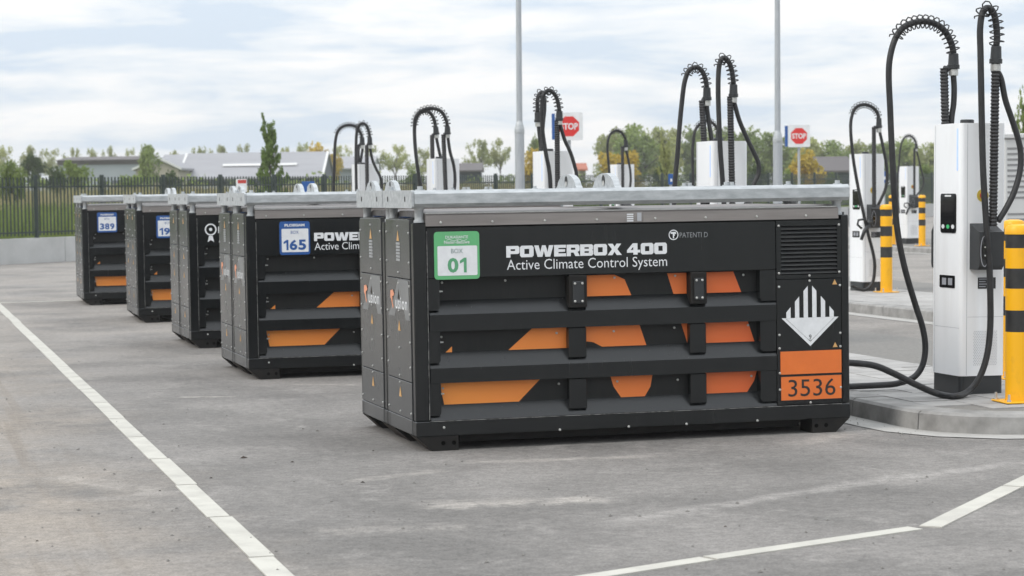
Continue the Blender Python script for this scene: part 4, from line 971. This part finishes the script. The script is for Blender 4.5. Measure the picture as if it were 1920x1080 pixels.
fl = [(1188, 232, 215, 145, 'leaf_mid', 'broad green tree behind the charging station with one cable arch'), (1150, 244, 225, 87, 'leaf_pale', 'green tree left of the broad tree, above the yellow bush'), (1240, 236, 228, 101, 'leaf_pale', 'green tree left of the tall left cable behind the near box'), (1300, 240, 232, 101, 'leaf_mid', 'green tree seen between the cables behind the near box'), (1352, 236, 230, 110, 'leaf_mid', 'green tree behind the white station over the near box'),
      (1405, 242, 215, 116, 'leaf_mid', 'dark green tree right of the station over the near box'), (1450, 246, 210, 116, 'leaf_mid', 'dense green tree behind the right lamp pole'), (1510, 258, 225, 110, 'leaf_pale', 'green tree behind the right STOP sign'), (1555, 262, 225, 101, 'leaf_mid', 'green tree right of the right STOP sign'), (1605, 266, 230, 95, 'leaf_pale', 'green tree behind the station beside the near box'),
      (1655, 264, 225, 95, 'leaf_mid', 'green tree left of the long hanging cable'), (1700, 262, 220, 101, 'leaf_mid', 'green tree behind the far right small station'), (1745, 266, 215, 95, 'leaf_pale', 'green tree touching the nearest charging station outline'), (1006, 256, 190, 44, 'leaf_mid', 'rounded green tree beside the left lamp pole'), (276, 268, 165, 58, 'leaf_mid', 'fresh green round tree left of the barn gable'),
      (1928, 178, 62, 70, 'leaf_mid', 'tall green tree at the right picture edge'), (20, 300, 90, 80, 'leaf_mid', 'green tree behind the fence at the left edge'), (62, 288, 150, 60, 'leaf_dark', 'dark tree beyond the fence over the second bay')]
for i, (px, py, d, wpx, mt, lb) in enumerate(fl): plant('deciduous_tree', lb, px, py, d, wpx, 'full', mt, seed=i)
bu = [(592, 266, 200, 86, 'leaf_yellow', 'yellow bush above the barn right end'), (618, 272, 200, 56, 'leaf_yellow', 'small yellow bush at the barn right corner'), (1003, 272, 150, 90, 'leaf_yellow', 'yellow bush right of the left lamp pole'), (1160, 272, 150, 112, 'leaf_yellow', 'yellow bush behind the station with one cable arch'), (1512, 279, 140, 96, 'leaf_yellow', 'yellow bush under the right STOP sign'),
      (135, 292, 118, 80, 'leaf_mid', 'broad green bush in front of the grey warehouse'), (108, 306, 112, 56, 'leaf_dark', 'dark green bush behind the fence at the left'), (245, 320, 120, 80, 'leaf_mid', 'low green bush before the cream gable'), (320, 318, 122, 60, 'leaf_dark', 'low dark bush at the cream gable right side'), (690, 305, 150, 60, 'leaf_pale', 'pale bush behind the smallest near station'), (775, 308, 150, 50, 'leaf_mid', 'green bush beneath the tall cable arches'), (1240, 300, 110, 50, 'leaf_dark', 'dark bush left of the station over the near box'), (1420, 300, 120, 60, 'leaf_dark', 'dark bush between that station and the right pole'), (1480, 310, 120, 50, 'leaf_mid', 'green bush right of the right lamp pole'), (1560, 318, 110, 60, 'leaf_mid', 'green bush right of the right STOP sign'), (1640, 305, 120, 70, 'leaf_dark', 'dark bush behind the hanging cable'), (1735, 305, 118, 60, 'leaf_mid', 'green bush touching the nearest station')]
for i, (px, py, d, wpx, mt, lb) in enumerate(bu): plant('bush', lb, px, py, d, wpx, 'bush', mt, cat='bush', seed=i)
plant('young_tree', 'upright dark green young tree standing before the barn roof', 503, 216, 84, 96, 'upright', 'leaf_young', seed=1)
plant('young_tree', 'slender light green young tree left of the station over the near box', 1247, 254, 92, 66, 'upright', 'leaf_pale', seed=2)

# grass, reeds and undergrowth behind the wall
def blades(name, n, s0, s1, q0, q1, h0, h1, wd, mat, seed, lean=.25):
    g = np.random.default_rng(seed); s = g.uniform(s0, s1, n); q = q0+(q1-q0)*g.random(n)
    xy = WA[None]+WD[None]*s[:, None]+WNv[None]*q[:, None]; z = np.interp(q, [p[0] for p in prof], [p[1] for p in prof])-.05
    cl = .6+.4*np.sin(s*1.7+np.sin(q*.9)*2)*np.sin(q*1.3); h = g.uniform(h0, h1, n)*(.75+.25*cl); a = g.uniform(0, 6.28, n); w_ = wd*g.uniform(.6, 1.3, n)
    ba = np.stack([xy[:, 0], xy[:, 1], z], 1); dx = np.stack([np.cos(a), np.sin(a), a*0], 1)*w_[:, None]
    ln_ = np.stack([g.normal(size=n)*lean*h, g.normal(size=n)*lean*h, h], 1)
    V = np.stack([ba-dx, ba+dx, ba+ln_+dx*.25, ba+ln_-dx*.25], 1).reshape(-1, 3)
    o = obj(name, quadmesh(name, V, mat)); return o
o = blades('tall_grass', 60000, -8, 75, .35, 22, .4, .9, .022, 'grass_green', 1); tag(o, 'tall green grass on the bank behind the palisade fence', 'grass', kind='stuff')
o = blades('reeds', 30000, -12, 95, 22, 44, .5, 1.15, .026, 'reed_beige', 2, .12); tag(o, 'dry beige reeds on the bank behind the grass', 'reeds', kind='stuff')
g = np.random.default_rng(5); n = 150; s = g.uniform(-40, 170, n); q = g.uniform(44, 62, n); xy = WA[None]+WD[None]*s[:, None]+WNv[None]*q[:, None]
V = leaf_cloud(np.concatenate([xy, (1.3+g.uniform(.1, 1.0, n))[:, None]], 1), g.uniform(.6, 1.5, n), 16000, .13, 6, (1, 1, .7))
tag(obj('undergrowth', quadmesh('undergrowth', V, 'leaf_mid')), 'mixed green undergrowth along the dike behind the reeds', 'undergrowth', kind='stuff')

# ------------------------------------------------------------------ far buildings
def hall(name, label, dep, px0, px1, py_eave, py_ridge, run, wallm, roofm, z0=.6, inset=0, extras=True):
    """a long gabled hall whose eave side faces the camera; dep = distance of the eave wall"""
    a = atD(px0, py_eave, dep); c = atD(px1, py_eave, dep); zr = atD((px0+px1)/2, py_ridge, dep+run)[2]
    R = empty(name, (a[0], a[1], z0), label, 'building', None, (0, 0, math.atan2(c[1]-a[1], c[0]-a[0])))
    Ln = math.hypot(c[0]-a[0], c[1]-a[1]); ze = (a[2]+c[2])/2-z0; zr -= z0
    MB().box(.15, Ln-.15, .3, run*2-.3, 0, ze-.02).build('wall', wallm, R)
    MB().prism([(.3, ze-.02), (run*2-.3, ze-.02), (run, zr-.08)], .15, Ln-.15).build('gable', wallm, R)
    rf = MB().prism([(-.2, ze-.08), (run, zr), (run*2+.2, ze-.08), (run*2+.2, ze+.04), (run, zr+.14), (-.2, ze+.04)], 0, Ln).build('roof', roofm, R)
    return R, Ln, ze, zr, rf
R, Ln, ze, zr, rf = hall('barn', 'long low barn with grey sheet roof and dark wall beyond the fence', 185, 330, 607, 334, 289, 6, 'wall_dark', 'roof_grey')
sl = (zr-ze)/6
MB().prism([(2.4, ze+sl*2.4+.22), (2.9, ze+sl*2.9+.22), (2.9, ze+sl*2.9+.24), (2.4, ze+sl*2.4+.23)], Ln*.29, Ln*.80).build('skylight_strip', 'cabinet_grey', rf)
for x in (.0, Ln-.2): MB().prism([(-.25, ze-.02), (6, zr+.12), (6, zr+.17), (-.25, ze+.06)], x, x+.2).build('verge_board', 'cabinet_grey', rf)
for i in range(9): MB().box(Ln*(.06+i*.105), Ln*(.06+i*.105)+.9, .26, .32, .9, 2.0).build('window', 'window_dark', R)
R, Ln, ze, zr, rf = hall('farm_shed', 'cream gabled shed left of the barn with grey roof', 190, 292, 340, 318, 293, 5, 'wall_cream', 'roof_grey')
# the cream gable faces the camera: a separate gable front
a = atD(255, 330, 180); R = empty('gabled_house', (a[0], a[1], .6), 'cream house with wide shallow gable facing the yard', 'building', None, (0, 0, YAW))
wpx = 80*180/FPX; zt = atD(300, 297, 180)[2]-.6; zs = atD(258, 318, 180)[2]-.6
MB().prism([(0, 0), (wpx, 0), (wpx, zs), (wpx*.55, zt-.15), (0, zs)], 0, 8, 'y').build('wall', 'wall_cream', R)
MB().prism([(-.25, zs-.1), (wpx*.55, zt-.1), (wpx+.25, zs-.1), (wpx+.25, zs+.08), (wpx*.55, zt+.1), (-.25, zs+.08)], -.28, 8.3, 'y').build('roof', 'roof_grey', R)
MB().prism([(-.27, zs-.08), (wpx*.55, zt-.06), (wpx+.27, zs-.08), (wpx+.27, zs+.10), (wpx*.55, zt+.12), (-.27, zs+.10)], -.34, -.285, 'y').build('barge_board', 'cabinet_grey', R)
MB().box(wpx*.52, wpx*.58, -.04, .02, zs+.35, zs+.65).build('window', 'window_dark', R)
R, Ln, ze, zr, rf = hall('warehouse', 'blue grey warehouse with flat dark roof edge behind the left trees', 235, 106, 272, 300, 296, 8, 'wall_bluegrey', 'roof_dark')
MB().box(.0, Ln, .24, .29, ze-.5, ze-.03).build('fascia', 'roof_dark', R)
for i in range(3): MB().box(Ln*(.45+i*.17), Ln*(.45+i*.17)+1.2, .25, .31, 0, 2.6).build('door', 'wall_dark', R)
R, Ln, ze, zr, rf = hall('dark_roofed_house', 'low house with dark brown roof right of the right STOP sign', 150, 1528, 1606, 321, 297, 4, 'wall_dark', 'roof_dark')
for i in range(3): MB().box(Ln*(.15+i*.28), Ln*(.15+i*.28)+.8, .25, .31, .6, 1.3).build('window', 'window_dark', R)
R, Ln, ze, zr, rf = hall('brown_shed', 'brown roofed shed seen left of the left lamp pole', 170, 856, 905, 320, 309, 4, 'wall_dark', 'roof_dark')
R, Ln, ze, zr, rf = hall('grey_hall', 'pale grey hall behind the two left cable arches', 220, 600, 700, 316, 296, 7, 'wall_bluegrey', 'roof_grey')
R, Ln, ze, zr, rf = hall('brick_house', 'small house with red brick roof between the near station and the lifting lugs', 170, 1082, 1102, 318, 309, 3, 'wall_cream', 'brick_red')
# guard rail on the dike
R = empty('guard_rail', (*wl(0, 42), 1.3), 'pale guard rail running along the dike behind the fence', 'guard rail', None, (0, 0, ang))
MB().box(-14, 70, -.04, .04, .62, .86).build('beam', 'galvanised', R)
for i in range(22): MB().box(-14+i*4, -13.9+i*4, .041, .12, -.3, .8).build('post', 'galvanised_pole', R)
bpy.context.view_layer.update()
# grit and small debris on the yard
gr = np.random.default_rng(11); b = MB()
for i in range(300):
    if i < 180: px, py = gr.uniform(0, 1920), gr.uniform(640, 1078); q = gnd(px, py); x, y = q[0], q[1]
    else: a_ = gr.uniform(-.7, 4); x, y = 3.25+gr.normal()*.09, a_
    r = gr.uniform(.004, .012); hh = r*gr.uniform(.5, .9); t0 = gr.uniform(0, 6.28)
    if x > 3.15 and i < 180 and y > -.75: continue
    pts = [(x+r*gr.uniform(.7, 1.3)*math.cos(t0+k*1.2566), y+r*gr.uniform(.7, 1.3)*math.sin(t0+k*1.2566), .002) for k in range(5)]
    b.add(pts+[(x, y, .003+hh)], [(0, 1, 5), (1, 2, 5), (2, 3, 5), (3, 4, 5), (4, 0, 5)])
b.build('grit', 'joint_sand', kind='stuff', label='loose grit scattered over the asphalt', cat='grit')
b = MB(); rootd = None
for px, py, r in ((456, 859, .022), (548, 867, .012), (396, 897, .010), (300, 921, .008), (700, 846, .008), (1360, 988, .008), (680, 905, .012), (70, 1015, .008)):
    q = gnd(px, py); t0 = r*37
    o = MB().add([(q[0]+r*(1.4 if k % 2 else .8)*math.cos(t0+k*1.05), q[1]+r*.7*math.sin(t0+k*1.05), .002) for k in range(6)]+[(q[0], q[1], .003+r*.5)], [(k, (k+1) % 6, 6) for k in range(6)])
    b.add(o.v, o.f)
b.build('dirt_crumbs', 'rust_dirt', kind='stuff', label='dark dirt crumbs lying on the asphalt', cat='dirt')
# ------------------------------------------------------------------ thin haze in the air
m = bpy.data.materials.new('haze'); m.use_nodes = True; t = m.node_tree; t.nodes.clear()
o_ = t.nodes.new('ShaderNodeOutputMaterial'); v_ = t.nodes.new('ShaderNodeVolumePrincipled'); v_.inputs['Color'].default_value = (.97, .97, .96, 1); v_.inputs['Density'].default_value = .0005
t.links.new(v_.outputs[0], o_.inputs['Volume']); MAT['haze'] = m
MB().box(-1510, 1910, -310, 1910, -1.3, 14).build('haze', 'haze', kind='stuff')
bpy.context.view_layer.update()
